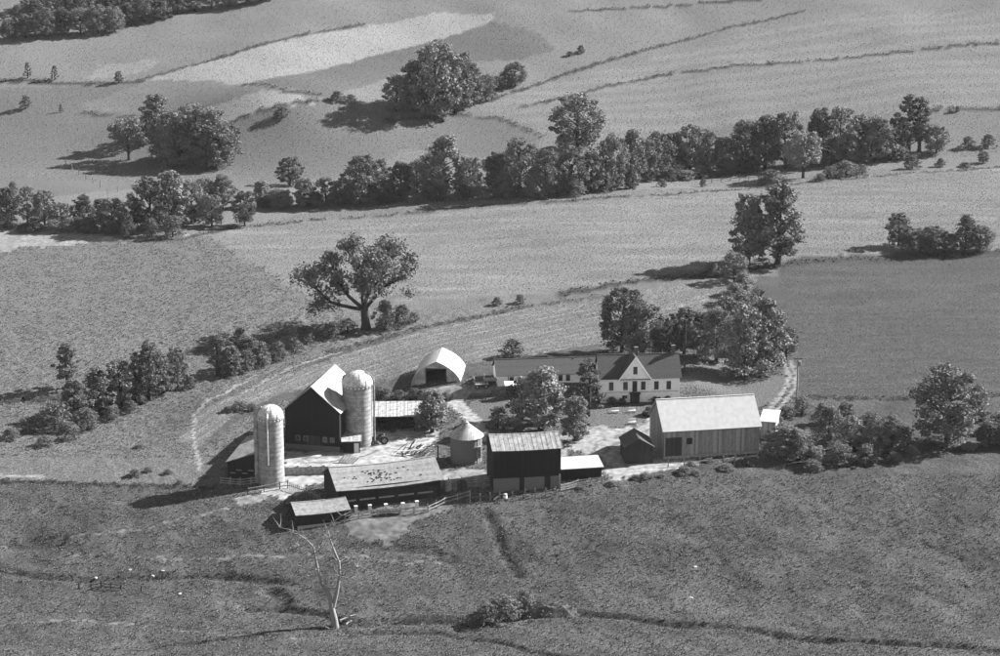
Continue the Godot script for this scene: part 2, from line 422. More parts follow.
func sample(x: float, z: float, ri: int) -> Array:     # [height, albedo]
	var r: Dictionary = regions[ri]
	var far := smoothstep(430, 520, -z)
	var nf := n_fine.get_noise_2d(x, z) * (1.0 - far)
	var nm := n_mid.get_noise_2d(x, z) * (1.0 - 0.6 * far)
	var y: float = h(x, z) + r.rough * (nf * 1.2 + 0.7 * nm) * (1.0 - 0.5 * far)
	var t: float = 0.68 * r.tone * (1.0 + r.mott * (1.0 * nf + 0.7 * nm))
	if ri == 0: t *= 1.0 + 0.3 * n_big.get_noise_2d(x * 7.0, z * 6.0) + 0.16 * n_mid.get_noise_2d(x * 0.8, z * 0.8)
	if r.name in bare: t *= 0.74 * (1.0 + 0.35 * n_mid.get_noise_2d(x * 3.0, z * 3.0 + 70))
	if r.rows == 1: t *= 1.0 + 0.3 * n_fine.get_noise_2d(x * 0.05, z * 1.1) + 0.2 * smoothstep(0.45, 1.0, sin((z + 0.12 * x + 2.0 * n_big.get_noise_2d(x, z)) * TAU / (9.0 if -z > 455 else 3.2))) * (0.7 + nm)
	elif r.rows == 2: t *= 1.0 + 0.09 * sin((z + 0.25 * x + 6 * n_big.get_noise_2d(x, z)) * TAU / 9.0)
	elif r.rows == 3:
		var dd := ldist(Vector2(x, z), rows_curve)
		t *= 1.0 + 0.6 * smoothstep(0.45, 1.0, sin(dd * TAU / 2.6)) * (0.6 + nm) + 0.06 * sin(dd * TAU / 7.8)
		y += 0.05 * sin(dd * TAU / 2.6)
	if -z < 352:
		for c in channels:
			if absf(x - (c[0][0].x + c[0][-1].x) / 2) > absf(c[0][0].x - c[0][-1].x) / 2 + 5: continue
			var q: float = ldist(Vector2(x, z), c[0]) / (c[1] * (1.0 + 0.5 * nm))
			if q < 1.6: y -= c[2] * (1.0 - smoothstep(0.45, 1.5, q))
	return [y, t]

func grid(x0: float, x1: float, d0: float, d1: float, dx: float, dd: float) -> void:
	var nx := int(round((x1 - x0) / dx)) + 1
	var nz := int(round((d1 - d0) / dd)) + 1
	var pos := PackedVector3Array()
	pos.resize(nx * nz)
	var tone := PackedFloat32Array()
	tone.resize(nx * nz)
	var reg := PackedInt32Array()
	reg.resize(nx * nz)
	for j in nz:
		var z := -(d0 + j * dd)
		for i in nx:
			var x := x0 + i * dx
			var k := j * nx + i
			reg[k] = find_region(x, z)
			var s := sample(x, z, reg[k])
			pos[k] = Vector3(x, s[0], z)
			tone[k] = s[1]
	grids.append([x0, x1, d0, d1, dx, dd, nx, reg, pos])
	var nor := PackedVector3Array()
	nor.resize(nx * nz)
	for j in nz:
		for i in nx:
			var a := pos[j * nx + mini(i + 1, nx - 1)] - pos[j * nx + maxi(i - 1, 0)]
			var b := pos[mini(j + 1, nz - 1) * nx + i] - pos[maxi(j - 1, 0) * nx + i]
			nor[j * nx + i] = a.cross(b).normalized()
	# cells of one kind of ground go into one mesh; kinds that share a name and a label are joined
	var cells := {}
	for j in nz - 1:
		for i in nx - 1:
			var r := reg[j * nx + i]
			if not cells.has(r): cells[r] = PackedInt32Array()
			cells[r].append(j * nx + i)
	for r in cells:
		var map := {}
		var st := [PackedVector3Array(), PackedVector3Array(), PackedColorArray(), PackedVector2Array(), PackedVector2Array(), PackedInt32Array()]
		for c in cells[r]:
			var id := []
			for q in [c, c + 1, c + nx + 1, c + nx]:
				var m: int = map.get(q, -1)
				if m < 0:
					m = st[0].size()
					map[q] = m
					var p := pos[q]
					st[0].append(p); st[1].append(nor[q])
					var t := clampf(tone[q], 0.02, 0.8)
					st[2].append(Color(t, t, t))
					st[3].append(Vector2(p.x * 0.9 + p.z * 0.2, p.z * 0.9 - p.x * 0.2) / 27.0)
					st[4].append(Vector2(p.x * 0.6 - p.z * 0.8, p.z * 0.6 + p.x * 0.8) / 83.0)
				id.append(m)
			st[5].append_array([id[0], id[3], id[2], id[0], id[2], id[1]])
		var R: Dictionary = regions[r]
		if not ground.has(R.name): ground[R.name] = []
		ground[R.name].append([st, R.label])
var bare := ["wheel_rut", "farmyard", "barnyard", "driveway", "yard_track", "farm_lane", "cow_path", "pale_field", "dirt_patch"]
var grids := []
func look(x: float, z: float) -> Array:      # [region, height] read back from the ground that was built
	for g in grids:
		if x < g[0] or x >= g[1] or -z < g[2] or -z >= g[3]: continue
		var fx: float = (x - g[0]) / g[4]
		var fz: float = (-z - g[2]) / g[5]
		var k := int(fz) * int(g[6]) + int(fx)
		var P: PackedVector3Array = g[8]
		var a := lerpf(P[k].y, P[k + 1].y, fx - int(fx))
		var b := lerpf(P[k + g[6]].y, P[k + g[6] + 1].y, fx - int(fx))
		return [g[7][k], lerpf(a, b, fz - int(fz))]
	return [0, h(x, z)]
var ground := {}
func finish_ground() -> void:
	for called in ground:
		var mesh := ArrayMesh.new()
		var all := [PackedVector3Array(), PackedVector3Array(), PackedColorArray(), PackedVector2Array(), PackedVector2Array(), PackedInt32Array()]
		var label := ""
		for g in ground[called]:
			var off: int = all[0].size()
			for k in 5: all[k].append_array(g[0][k])
			var ii: PackedInt32Array = g[0][5]
			for k in ii.size(): ii[k] += off
			all[5].append_array(ii)
			if not label: label = g[1]
		var a := []
		a.resize(Mesh.ARRAY_MAX)
		a[Mesh.ARRAY_VERTEX] = all[0]; a[Mesh.ARRAY_NORMAL] = all[1]; a[Mesh.ARRAY_COLOR] = all[2]
		a[Mesh.ARRAY_TEX_UV] = all[3]; a[Mesh.ARRAY_TEX_UV2] = all[4]; a[Mesh.ARRAY_INDEX] = all[5]
		mesh.add_surface_from_arrays(Mesh.PRIMITIVE_TRIANGLES, a)
		var o := piece(numbered(called), mesh, M.dirt if called in bare else M.ground, self)
		meta(o, label if label else "patch of worn bare ground by the silo fence", "ground", "", "structure")
	ground.clear()
func countryside() -> void:     # coarse land round the detailed part, out of the picture
	var st := [PackedVector3Array(), PackedVector3Array(), PackedColorArray(), PackedVector2Array(), PackedVector2Array(), PackedInt32Array()]
	var c := 25
	for j in range(-12, 100):
		for i in range(-60, 60):
			var x := i * c
			var d := j * c
			if x >= -125 and x < 125 and d >= 225 and d < 450: continue
			if x >= -275 and x < 275 and d >= 450 and d < 900: continue
			var k: int = st[0].size()
			for q in [[0, 0], [0, 1], [1, 1], [1, 0]]:
				var p := Vector3(x + q[0] * c, 0, -(d + q[1] * c))
				p.y = h(p.x, p.z)
				st[0].append(p)
				st[1].append(Vector3(h(p.x - 3, p.z) - h(p.x + 3, p.z), 6, h(p.x, p.z - 3) - h(p.x, p.z + 3)).normalized())
				st[2].append(Color(0.14, 0.14, 0.14))
				st[3].append(Vector2(p.x * 0.9 + p.z * 0.2, p.z * 0.9 - p.x * 0.2) / 27.0)
				st[4].append(Vector2(p.x * 0.6 - p.z * 0.8, p.z * 0.6 + p.x * 0.8) / 83.0)
			st[5].append_array([k, k + 1, k + 2, k, k + 2, k + 3])
	ground["terrain"] = [[st, "rolling farm country round the valley"]]
func tufts(called: String, label: String, count: int, box: Rect2, ok: Array, size: Vector2, tone: float, vary: float, clump: float, seed_: int) -> void:
	var r := RandomNumberGenerator.new()
	r.seed = seed_
	var mb := MB.new()
	for k in 9:
		var a := r.randf() * TAU
		var lean := r.randf_range(0.3, 0.9)
		var dir := Vector3(cos(a), 0, sin(a))
		var side := Vector3(-dir.z, 0, dir.x) * 0.17
		var foot := dir * r.randf_range(0.0, 0.25)
		mb.tri(foot - side + Vector3(0, -0.15, 0), foot + side + Vector3(0, -0.15, 0), foot + dir * lean * 0.5 + Vector3(0, r.randf_range(0.6, 1.0), 0), dir)
	var at := []
	var tries := 0
	while at.size() < count and tries < count * 6:
		tries += 1
		var z := r.randf_range(box.position.y, box.end.y)
		var half := 8.0 - 0.2217 * z * 1.06
		var x := r.randf_range(maxf(box.position.x, -half), minf(box.end.x, half))
		var cl := n_mid.get_noise_2d(x * 1.3, z * 1.3) + 0.6 * n_fine.get_noise_2d(x, z)
		if cl < clump * r.randf_range(0.4, 1.0): continue
		var lk := look(x, z)
		if not ok.has(regions[lk[0]].name): continue
		at.append(Vector3(x, lk[1] - 0.03, z))
	var mm := MultiMesh.new()
	mm.transform_format = MultiMesh.TRANSFORM_3D
	mm.use_colors = true
	mm.mesh = mb.mesh()
	mm.instance_count = at.size()
	for k in at.size():
		var p: Vector3 = at[k]
		var s := r.randf_range(size.x, size.y)
		mm.set_instance_transform(k, Transform3D(Basis(Vector3.UP, r.randf() * TAU).scaled(Vector3(s, s * r.randf_range(0.4, 0.85), s)), p))
		var t := tone * (1.0 + vary * r.randf_range(-1, 1))
		mm.set_instance_color(k, Color(t, t, t))
	var o := MultiMeshInstance3D.new()
	o.multimesh = mm
	o.material_override = M.grass
	o.name = numbered(called)
	add_child(o, true)
	meta(o, label, "grass", "", "stuff")

# ------------------------------------------------------------------ buildings
# local frame: x along the ridge (0..L), z = 0 the front wall, -W the back wall, y up from the ground
func gable(root: Node3D, L: float, W: float, wh: float, rise: float, wall: Material, roof: Material, rib := 0.0, over := 0.35, wallb: Material = null, open_front := false, sag := 0.0) -> void:
	var t := 0.16
	var lo := -1.6
	var mb := MB.new()
	if open_front:
		mb.box(Vector3(L / 2, wh - 0.2, -t / 2), Vector3(L - 2 * t, 0.4, t))
		part("lintel", mb, wall, root)
		for k in 4:
			mb = MB.new()
			mb.box(Vector3(0.1 + (L - 0.2) * k / 3.0, (wh - 0.4 + lo) / 2, -0.1), Vector3(0.2, wh - 0.4 - lo, 0.2))
			part("post", mb, wall, root)
	else:
		mb.prism([Vector3(0, lo, 0), Vector3(L, lo, 0), Vector3(L, wh, 0), Vector3(0, wh, 0)], Vector3(0, 0, -t))
		part("front_wall", mb, wall, root)
	mb = MB.new()
	mb.prism([Vector3(0, lo, -W), Vector3(L, lo, -W), Vector3(L, wh, -W), Vector3(0, wh, -W)], Vector3(0, 0, t))
	part("back_wall", mb, wall, root)
	for s in 2:
		mb = MB.new()
		var x := 0.0 if s == 0 else L - t
		mb.prism([Vector3(x, lo, -t), Vector3(x, lo, -W + t), Vector3(x, wh, -W + t), Vector3(x, wh + rise - 2 * t * rise / W, -W / 2), Vector3(x, wh, -t)], Vector3(t, 0, 0))
		part("end_wall", mb, wallb if wallb else wall, root)
	var sl := rise / (W / 2)
	for s in [1, -1]:
		mb = MB.new()
		var e0 := Vector3(-over, wh - over * sl + 0.02, -W / 2 + s * (W / 2 + over))
		var r0 := Vector3(-over, wh + rise + 0.02, -W / 2)
		var ex := Vector3(L + 2 * over, 0, 0)
		var nn := Vector3(0, W / 2, s * rise).normalized()
		var seg := 14
		for i in seg:
			var q := []
			for w in [[i, e0], [i + 1, e0], [i + 1, r0], [i, r0]]:
				var f: float = float(w[0]) / seg
				q.append(w[1] + ex * f - Vector3(0, (sag + 0.02) * sin(PI * f) + sag * 0.18 * n_mid.get_noise_2d(f * 60.0, L * 7.0 + (0.0 if w[1] == r0 else 40.0)), 0))
			mb.prism(q, nn * 0.1)
		if rib > 0:
			var k := int((L + 2 * over) / rib)
			for i in k + 1:
				var f := float(i) / k
				var o := Vector3(ex.x * f * 0.998 + 0.02, -(sag + 0.02) * sin(PI * f), 0) + nn * 0.11
				mb.bar(e0 + o, r0 + o, 0.06, 0.05)
		part("roof", mb, roof, root)
	mb = MB.new()
	for i in 14:
		var f0 := i / 14.0
		var f1 := (i + 1) / 14.0
		mb.bar(Vector3(-over + (L + 2 * over) * f0, wh + rise + 0.12 - (sag + 0.02) * sin(PI * f0), -W / 2), Vector3(-over + (L + 2 * over) * f1, wh + rise + 0.12 - (sag + 0.02) * sin(PI * f1), -W / 2), 0.3, 0.07)
	part("ridge_cap", mb, roof, root)
func mono(root: Node3D, L: float, W: float, wf: float, wb: float, wall: Material, roof: Material, rib := 0.0, over := 0.3, open_front := false) -> void:   # roof from wf at the front up to wb at the back
	var t := 0.15
	var lo := -1.5
	var mb := MB.new()
	if open_front:
		for k in 5:
			mb = MB.new()
			mb.box(Vector3(0.1 + (L - 0.2) * k / 4.0, (wf + lo) / 2, -0.12), Vector3(0.2, wf - lo, 0.2))
			part("post", mb, wall, root)
	else:
		mb.prism([Vector3(0, lo, 0), Vector3(L, lo, 0), Vector3(L, wf, 0), Vector3(0, wf, 0)], Vector3(0, 0, -t))
		part("front_wall", mb, wall, root)
	mb = MB.new()
	mb.prism([Vector3(0, lo, -W), Vector3(L, lo, -W), Vector3(L, wb, -W), Vector3(0, wb, -W)], Vector3(0, 0, t))
	part("back_wall", mb, wall, root)
	for x in [0.0, L - t]:
		mb = MB.new()
		mb.prism([Vector3(x, lo, -t), Vector3(x, lo, -W + t), Vector3(x, wb - 0.02, -W + t), Vector3(x, wf - 0.02, -t)], Vector3(t, 0, 0))
		part("end_wall", mb, wall, root)
	mb = MB.new()
	var sl := (wb - wf) / W
	var e0 := Vector3(-over, wf - over * sl + 0.02, over)
	var r0 := Vector3(-over, wb + over * sl + 0.02, -W - over)
	var ex := Vector3(L + 2 * over, 0, 0)
	var nn := Vector3(0, W, wb - wf).normalized()
	mb.prism([e0, e0 + ex, r0 + ex, r0], nn * 0.1)
	if rib > 0:
		var k := int((L + 2 * over) / rib)
		for i in k + 1:
			var o := Vector3(ex.x * i / k * 0.998 + 0.02, 0, 0) + nn * 0.11
			mb.bar(e0 + o, r0 + o, 0.06, 0.05)
	part("roof", mb, roof, root)
func window(root: Node3D, x: float, y: float, w: float, hh: float, z := 0.0, called := "window", fm: Material = null) -> void:   # on a wall facing local +z
	var mb := MB.new()
	var f := 0.09
	mb.box(Vector3(x, y + hh / 2 + f / 2, z + 0.04), Vector3(w + 2 * f, f, 0.1))
	mb.box(Vector3(x, y - hh / 2 - f / 2, z + 0.06), Vector3(w + 2 * f + 0.1, f, 0.14))
	for s in [-1, 1]: mb.box(Vector3(x + s * (w / 2 + f / 2), y, z + 0.04), Vector3(f, hh, 0.1))
	if w > 1.0: mb.box(Vector3(x, y, z + 0.035), Vector3(w, 0.05, 0.06))
	var o := part(called, mb, fm if fm else M.trim, root)
	mb = MB.new()
	mb.box(Vector3(x, y, z + 0.012), Vector3(w, hh, 0.02))
	part("pane", mb, M.glass, o)
func door(root: Node3D, x: float, y0: float, w: float, hh: float, m: Material, z := 0.0) -> void:
	var mb := MB.new()
	mb.box(Vector3(x, y0 + hh / 2, z + 0.02), Vector3(w, hh, 0.05))
	part("door", mb, m, root)
func door_end(root: Node3D, z: float, y0: float, w: float, hh: float, m: Material, x := 0.0) -> void:    # on the end wall at x = 0
	var mb := MB.new()
	mb.box(Vector3(x - 0.02, y0 + hh / 2, z), Vector3(0.05, hh, w))
	part("door", mb, m, root)

func silo(at: Vector3, rad: float, hh: float, label: String, chute_a: float) -> Node3D:
	var root := thing("silo", label, "silo", at, 0, "")
	var mb := MB.new()
	mb.lathe(Vector3.ZERO, [Vector2(rad, -1.2), Vector2(rad, hh)], 40)
	part("wall", mb, M.stave, root)
	mb = MB.new()
	var hoop := MB.new()
	hoop.lathe(Vector3.ZERO, [Vector2(rad + 0.005, -0.035), Vector2(rad + 0.03, -0.03), Vector2(rad + 0.03, 0.03), Vector2(rad + 0.005, 0.035)], 40)
	var hm := hoop.mesh()
	var y := 0.4
	while y < hh - 0.3:
		piece("hoop", hm, M.hoop, root).position.y = y
		y += 0.75
	var pr := []
	for k in 9:
		var a := PI / 2 * k / 8.0
		pr.append(Vector2(maxf((rad + 0.12) * cos(a), 0.02), hh + 0.05 + rad * 0.92 * sin(a)))
	mb.lathe(Vector3.ZERO, pr, 28)
	var dm := part("dome", mb, M.dome, root)
	for k in 14:
		mb = MB.new()
		var d := Vector3(cos(TAU * k / 14), 0, sin(TAU * k / 14))
		for i in 8: mb.bar(d * (pr[i].x + 0.02) + Vector3.UP * pr[i].y, d * (pr[i + 1].x + 0.02) + Vector3.UP * pr[i + 1].y, 0.05, 0.04)
		part("seam", mb, M.dome, dm)
	for k in 22:
		mb = MB.new()
		var d := Vector3(cos(TAU * k / 22), 0, sin(TAU * k / 22))
		mb.box(d * (rad + 0.05) + Vector3.UP * (hh - 0.25), Vector3(0.22, 0.26, 0.22))
		part("bracket", mb, M.paint_light, root)
	# half round unloading chute up the side
	var c := Vector3(cos(chute_a), 0, sin(chute_a)) * (rad + 0.2)
	mb = MB.new()
	mb.tube(c + Vector3(0, -1.2, 0), c + Vector3(0, hh + 0.6, 0), 0.45, 0.45, 12, true)
	var ch := part("chute", mb, M.stave, root)
	mb = MB.new()
	mb.tube(c + Vector3(0, hh + 0.6, 0), c * 0.55 + Vector3(0, hh + 1.5, 0), 0.5, 0.35, 12, true)
	part("hood", mb, M.metal_old, ch)
	return root

func pipe(root: Node3D, pts: Array, r: float, m: Material, called := "filler_pipe") -> void:
	var mb := MB.new()
	for i in pts.size() - 1: mb.tube(pts[i], pts[i + 1], r, r, 8, true)
	part(called, mb, m, root)

func turned(v: float) -> float: return deg_to_rad(v)
func buildings() -> void:
	var A: Vector3
	var o: Node3D
	var mb: MB
	# --- tall dark barn with the bright roof; its gable end faces the camera
	A = gp(340, 452)
	o = thing("barn", "tall dark barn with steep bright metal roof between the silos", "barn", A, turned(-13 + 90))
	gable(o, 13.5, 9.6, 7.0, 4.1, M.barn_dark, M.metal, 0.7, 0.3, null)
	mb = MB.new(); mb.box(Vector3(0.16, 0.2, -4.8), Vector3(0.5, 1.3, 9.7)); part("foundation", mb, M.stone, o)
	for z in [-7.4, -6.0, -2.6, -1.3]:
		mb = MB.new(); mb.box(Vector3(-0.02, 2.0, z), Vector3(0.08, 0.9, 0.8))
		var w := part("window", mb, M.post, o)
		mb = MB.new(); mb.box(Vector3(-0.07, 2.0, z), Vector3(0.04, 0.7, 0.6)); part("pane", mb, M.glass, w)
	door_end(o, -4.6, 0, 2.4, 2.6, M.barn_mid)
	mb = MB.new(); mb.box(Vector3(6.0, 1.8, 0.04), Vector3(2.6, 3.0, 0.08)); part("door", mb, M.white, o)
	# --- lean-to cattle shed in front of it
	A = gp(228, 480)
	o = thing("cattle_shed", "low dark cattle shed with sloping roof behind the nearer silo", "shed", A + Basis(Vector3.UP, turned(-8)) * Vector3(0, 0, -13), turned(-8 - 90))
	# local x runs towards the camera, local +z to the left: the low eave is the front
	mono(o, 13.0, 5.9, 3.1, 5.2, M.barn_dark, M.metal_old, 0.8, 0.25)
	for k in 5:
		mb = MB.new(); mb.box(Vector3(13.03, 1.3 + 0.5 * (k % 2), -0.9 - 1.0 * k), Vector3(0.06, 0.16, 0.9)); part("board", mb, M.plank, o)
	# --- low shed between the barn and the far silo
	A = gp(343, 453)
	o = thing("feed_shed", "small low shed with pale roof against the far silo", "shed", A, turned(4))
	mono(o, 2.9, 4.2, 2.0, 2.5, M.barn_dark, M.metal, 0.6, 0.25)
	door(o, 2.3, 0.0, 0.8, 1.7, M.paint_light)
	# --- silos
	A = gp(272, 482)
	o = silo(A, 2.08, 11.2, "nearer concrete silo with white pipe down its face", PI * 0.97)
	pipe(o, [Vector3(-0.25, 3.6, 2.25), Vector3(-0.25, 11.6, 2.3), Vector3(-0.25, 12.2, 1.8)], 0.13, M.paint_light)
	A = gp(359, 443.5)
	o = silo(A, 2.42, 10.7, "farther wider concrete silo beside the open machine shed", PI * 1.15)
	pipe(o, [Vector3(2.75, 0, 0.5), Vector3(2.75, 11.3, 0.5), Vector3(2.3, 12.2, 0.4), Vector3(1.2, 12.9, 0.2)], 0.13, M.metal_old)
	for s in [-0.2, 0.2]: pipe(o, [Vector3(2.5, 0, -0.4 + s), Vector3(2.5, 11, -0.4 + s)], 0.03, M.iron, "ladder_rail")
	for k in 26: pipe(o, [Vector3(2.5, 0.5 + 0.4 * k, -0.6), Vector3(2.5, 0.5 + 0.4 * k, -0.2)], 0.025, M.iron, "rung")
	# --- open fronted machine shed
	A = gp(373.5, 431.5)
	o = thing("machine_shed", "open fronted machine shed with pale ribbed metal roof", "shed", A, turned(2))
	mono(o, 9.6, 6.4, 2.7, 3.3, M.barn_dark, M.metal, 0.62, 0.3, true)
	# --- arched shed
	A = gp(411.5, 386)
	o = thing("arched_shed", "round roofed white metal shed with wide dark doorway", "shed", A, turned(-5))
	var W := 9.3
	var H := 4.75
	var arc := []
	for k in 21:
		var a := PI * k / 20.0
		var ux := absf(cos(a)) * W / 2
		var yy := sqrt(maxf(135.7 - (ux + 7.0) * (ux + 7.0), 0.0)) / 9.31 * H
		arc.append(Vector3(W / 2 - cos(a) * W / 2, yy, 0))
	mb = MB.new()
	for k in 20:
		var a: Vector3 = arc[k]
		var b: Vector3 = arc[k + 1]
		var out := (a + b) / 2 - Vector3(W / 2, 1, 0)
		mb.quad(a, b, b + Vector3(0, 0, -10), a + Vector3(0, 0, -10), out)
		var ti := 0.985
		var ai := Vector3(W / 2 + (a.x - W / 2) * ti, a.y * ti, -0.0)
		var bi := Vector3(W / 2 + (b.x - W / 2) * ti, b.y * ti, -0.0)
		mb.quad(ai, bi, bi + Vector3(0, 0, -10), ai + Vector3(0, 0, -10), -out)
		mb.quad(a, b, bi, ai, Vector3(0, 0, 1))
	part("roof", mb, M.quonset, o)
	for k in 13:
		mb = MB.new()
		for i in 20: mb.bar(arc[i] * 1.0 + Vector3(0, 0.02, -0.05 - k * 0.82), arc[i + 1] + Vector3(0, 0.02, -0.05 - k * 0.82), 0.06, 0.06)
		part("rib", mb, M.quonset, o)
	# front wall round the doorway, built from strips under the arch
	mb = MB.new()
	var dl := 2.75
	var dr := 6.35
	var dh := 3.25
	for k in 20:
		var a: Vector3 = arc[k]
		var b: Vector3 = arc[k + 1]
		var steps := 6
		for q in steps:
			var p0 := a.lerp(b, float(q) / steps)
			var p1 := a.lerp(b, float(q + 1) / steps)
			var lowy := -1.2
			if (p0.x + p1.x) / 2 > dl and (p0.x + p1.x) / 2 < dr: lowy = dh
			mb.quad(Vector3(p0.x, lowy, -0.25), Vector3(p1.x, lowy, -0.25), Vector3(p1.x, p1.y * 0.985, -0.25), Vector3(p0.x, p0.y * 0.985, -0.25), Vector3(0, 0, 1))
	part("front_wall", mb, M.quonset_front, o)
	mb = MB.new()
	for k in 20: mb.tri(Vector3(W / 2, -1.2, -9.9), arc[k] + Vector3(0, 0, -9.9), arc[k + 1] + Vector3(0, 0, -9.9), Vector3(0, 0, -1))
	part("back_wall", mb, M.quonset_front, o)
	mb = MB.new(); mb.box(Vector3(dl - 0.08, dh / 2 - 0.5, -0.2), Vector3(0.16, dh + 1, 0.14)); mb.box(Vector3(dr + 0.08, dh / 2 - 0.5, -0.2), Vector3(0.16, dh + 1, 0.14)); mb.box(Vector3((dl + dr) / 2, dh + 0.08, -0.2), Vector3(dr - dl + 0.32, 0.16, 0.14))
	part("door_frame", mb, M.barn_mid, o)
	# --- farmhouse
	A = gp(600.5, 403)
	o = thing("farmhouse", "white two storey farmhouse with front gable and dark shingle roof", "house", A, turned(4.7))
	var HL := 14.4
	var HW := 7.6
	var he := 4.75
	gable(o, HL, HW, he, 3.2, M.white, M.shingle_dark, 0.0, 0.35)
	# front gable: a wall flush with the house front and its two roof slopes running back to the ridge
	var gx := 6.2
	var gw := 2.75
	var gh := 3.7
	mb = MB.new()
	mb.prism([Vector3(gx - gw, he - 0.25, 0.42), Vector3(gx + gw, he - 0.25, 0.42), Vector3(gx, he + gh, 0.42)], Vector3(0, 0, -0.38))
	var gab := part("front_gable", mb, M.white, o)
	mb = MB.new(); mb.box(Vector3(gx, he - 0.32, 0.3), Vector3(gw * 2 + 0.2, 0.14, 0.5)); part("cornice", mb, M.shingle_dark, gab)
	for s in [-1, 1]:
		mb = MB.new()
		var e := Vector3(gx + s * (gw + 0.25), he - 0.25 * gh / gw - 0.1, 0.6)
		var rdg := Vector3(gx, he + gh + 0.06, 0.6)
		mb.prism([e, rdg, rdg + Vector3(0, 0, -HW / 2 - 0.6), e + Vector3(0, 0, -2.0)], Vector3(s * gh, gw, 0).normalized() * 0.1)
		part("gable_roof", mb, M.shingle_dark, o)
		mb = MB.new(); mb.bar(e + Vector3(0, 0.0, 0.03), rdg + Vector3(0, 0.0, 0.03), 0.06, 0.2); part("bargeboard", mb, M.trim, gab)
	window(o, gx, he + 1.35, 0.8, 1.45, 0.42)
	for x in [1.9, 4.5, 7.75, 10.15, 12.4]: window(o, x, he - 1.65, 0.85, 1.6)
	door(o, gx, he - 2.75, 0.85, 2.0, M.glass)
	for x in [4.4]: window(o, x, 1.05, 0.9, 0.6)
	for x in [10.7, 12.0]: window(o, x, 0.75, 0.5, 0.4)
	mb = MB.new(); mb.box(Vector3(gx, 1.85, 0.55), Vector3(2.0, 0.12, 1.1)); mb.box(Vector3(gx, 0.3, 0.4), Vector3(1.6, 3.0, 0.7)); part("porch", mb, M.barn_mid, o)
	mb = MB.new(); mb.box(Vector3(HL / 2, 1.95, 0.03), Vector3(HL, 0.08, 0.06)); part("belt_board", mb, M.block, o)
	for x in [0.08, HL - 0.08]:
		mb = MB.new(); mb.box(Vector3(x, he / 2, 0.03), Vector3(0.16, he, 0.06)); part("corner_board", mb, M.trim, o)
	for p in [[13.7, 1.5], [6.9, 1.3]]:
		mb = MB.new(); mb.box(Vector3(p[0], he + 3.2 + p[1] / 2 - 0.5, -HW / 2), Vector3(0.6, p[1] + 1.0, 0.6)); mb.box(Vector3(p[0], he + 3.2 + p[1], -HW / 2), Vector3(0.74, 0.16, 0.74))
		part("chimney", mb, M.brick, o)
	# --- the long wing
	A = gp(497.5, 386.5)
	o = thing("house_wing", "long low white wing joined to the farmhouse, grey roof", "house", A, turned(6.5))
	gable(o, 18.4, 6.6, 2.15, 1.95, M.white, M.shingle_dark, 0, 0.3)
	for x in [2.6, 11.6, 13.0]: window(o, x, 1.25, 0.8, 1.2)
	door(o, 2.0, 0.1, 0.12, 1.9, M.barn_mid)
	# --- corn crib
	A = gp(466.5, 460)
	o = thing("corn_crib", "round wire corn crib with ribbed conical metal roof", "corn crib", A, 0)
	mb = MB.new(); mb.lathe(Vector3.ZERO, [Vector2(2.62, -0.8), Vector2(2.62, 4.5)], 36); part("wall", mb, M.crib, o)
	for k in 24:
		mb = MB.new()
		var d := Vector3(cos(TAU * k / 24), 0, sin(TAU * k / 24)) * 2.64
		mb.bar(d + Vector3(0, -0.8, 0), d + Vector3(0, 4.5, 0), 0.05, 0.05)
		part("stave", mb, M.crib, o)
	for k in 7:
		mb = MB.new(); mb.lathe(Vector3(0, 0.3 + 0.66 * k, 0), [Vector2(2.64, -0.03), Vector2(2.68, 0), Vector2(2.64, 0.03)], 36); part("hoop", mb, M.crib, o)
	mb = MB.new(); mb.lathe(Vector3.ZERO, [Vector2(2.95, 4.35), Vector2(0.35, 6.5)], 36, 0.02); part("roof", mb, M.metal, o)
	mb = MB.new(); mb.lathe(Vector3.ZERO, [Vector2(0.42, 6.4), Vector2(0.42, 6.65), Vector2(0.02, 6.9)], 16); part("cap", mb, M.metal, o)
	mb = MB.new(); mb.box(Vector3(2.1, 2.0, 1.75), Vector3(0.7, 1.9, 0.7)); part("door", mb, M.metal_old, o)
	# --- black barn on its stone basement
	A = gp(493.5, 492)
	o = thing("barn", "black board barn on pale stone basement with weathered metal roof", "barn", A, turned(8.5))
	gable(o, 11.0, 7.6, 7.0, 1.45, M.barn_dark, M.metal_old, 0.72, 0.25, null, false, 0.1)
	mb = MB.new()
	for s in [[0.0, 4.2], [5.0, 3.3], [9.3, 1.7]]: mb.box(Vector3(s[0] + s[1] / 2, 0.55, 0.1), Vector3(s[1], 3.4, 0.2))
	part("stone_wall", mb, M.stone, o)
	door(o, 4.6, 0, 0.78, 2.1, M.dark)
	door(o, 8.8, 0, 0.96, 2.1, M.dark)
	mb = MB.new(); mb.bar(Vector3(10.8, -1, 0.3), Vector3(10.8, 2.6, 0.3), 0.22, 0.22); part("corner_post", mb, M.post, o)
	# --- low white roofed shed beside it
	A = gp(558.5, 481)
	o = thing("calf_shed", "low dark shed with clean white roof beside the black barn", "shed", A, turned(11))
	mono(o, 7.2, 3.6, 2.0, 2.6, M.barn_dark, M.metal_bright, 0.0, 0.3)
	# --- long shingled barn
	A = gp(338.5, 511)
	o = thing("long_barn", "long low barn with patched weathered shingle roof", "barn", A, turned(19))
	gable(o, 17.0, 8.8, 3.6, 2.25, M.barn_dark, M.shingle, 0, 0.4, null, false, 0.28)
	var rr := RandomNumberGenerator.new()
	rr.seed = 77
	var patch := MB.new()
	patch.box(Vector3.ZERO, Vector3(0.26, 0.02, 0.2))
	var pm := patch.mesh()
	var tilt := atan2(2.25, 4.4)
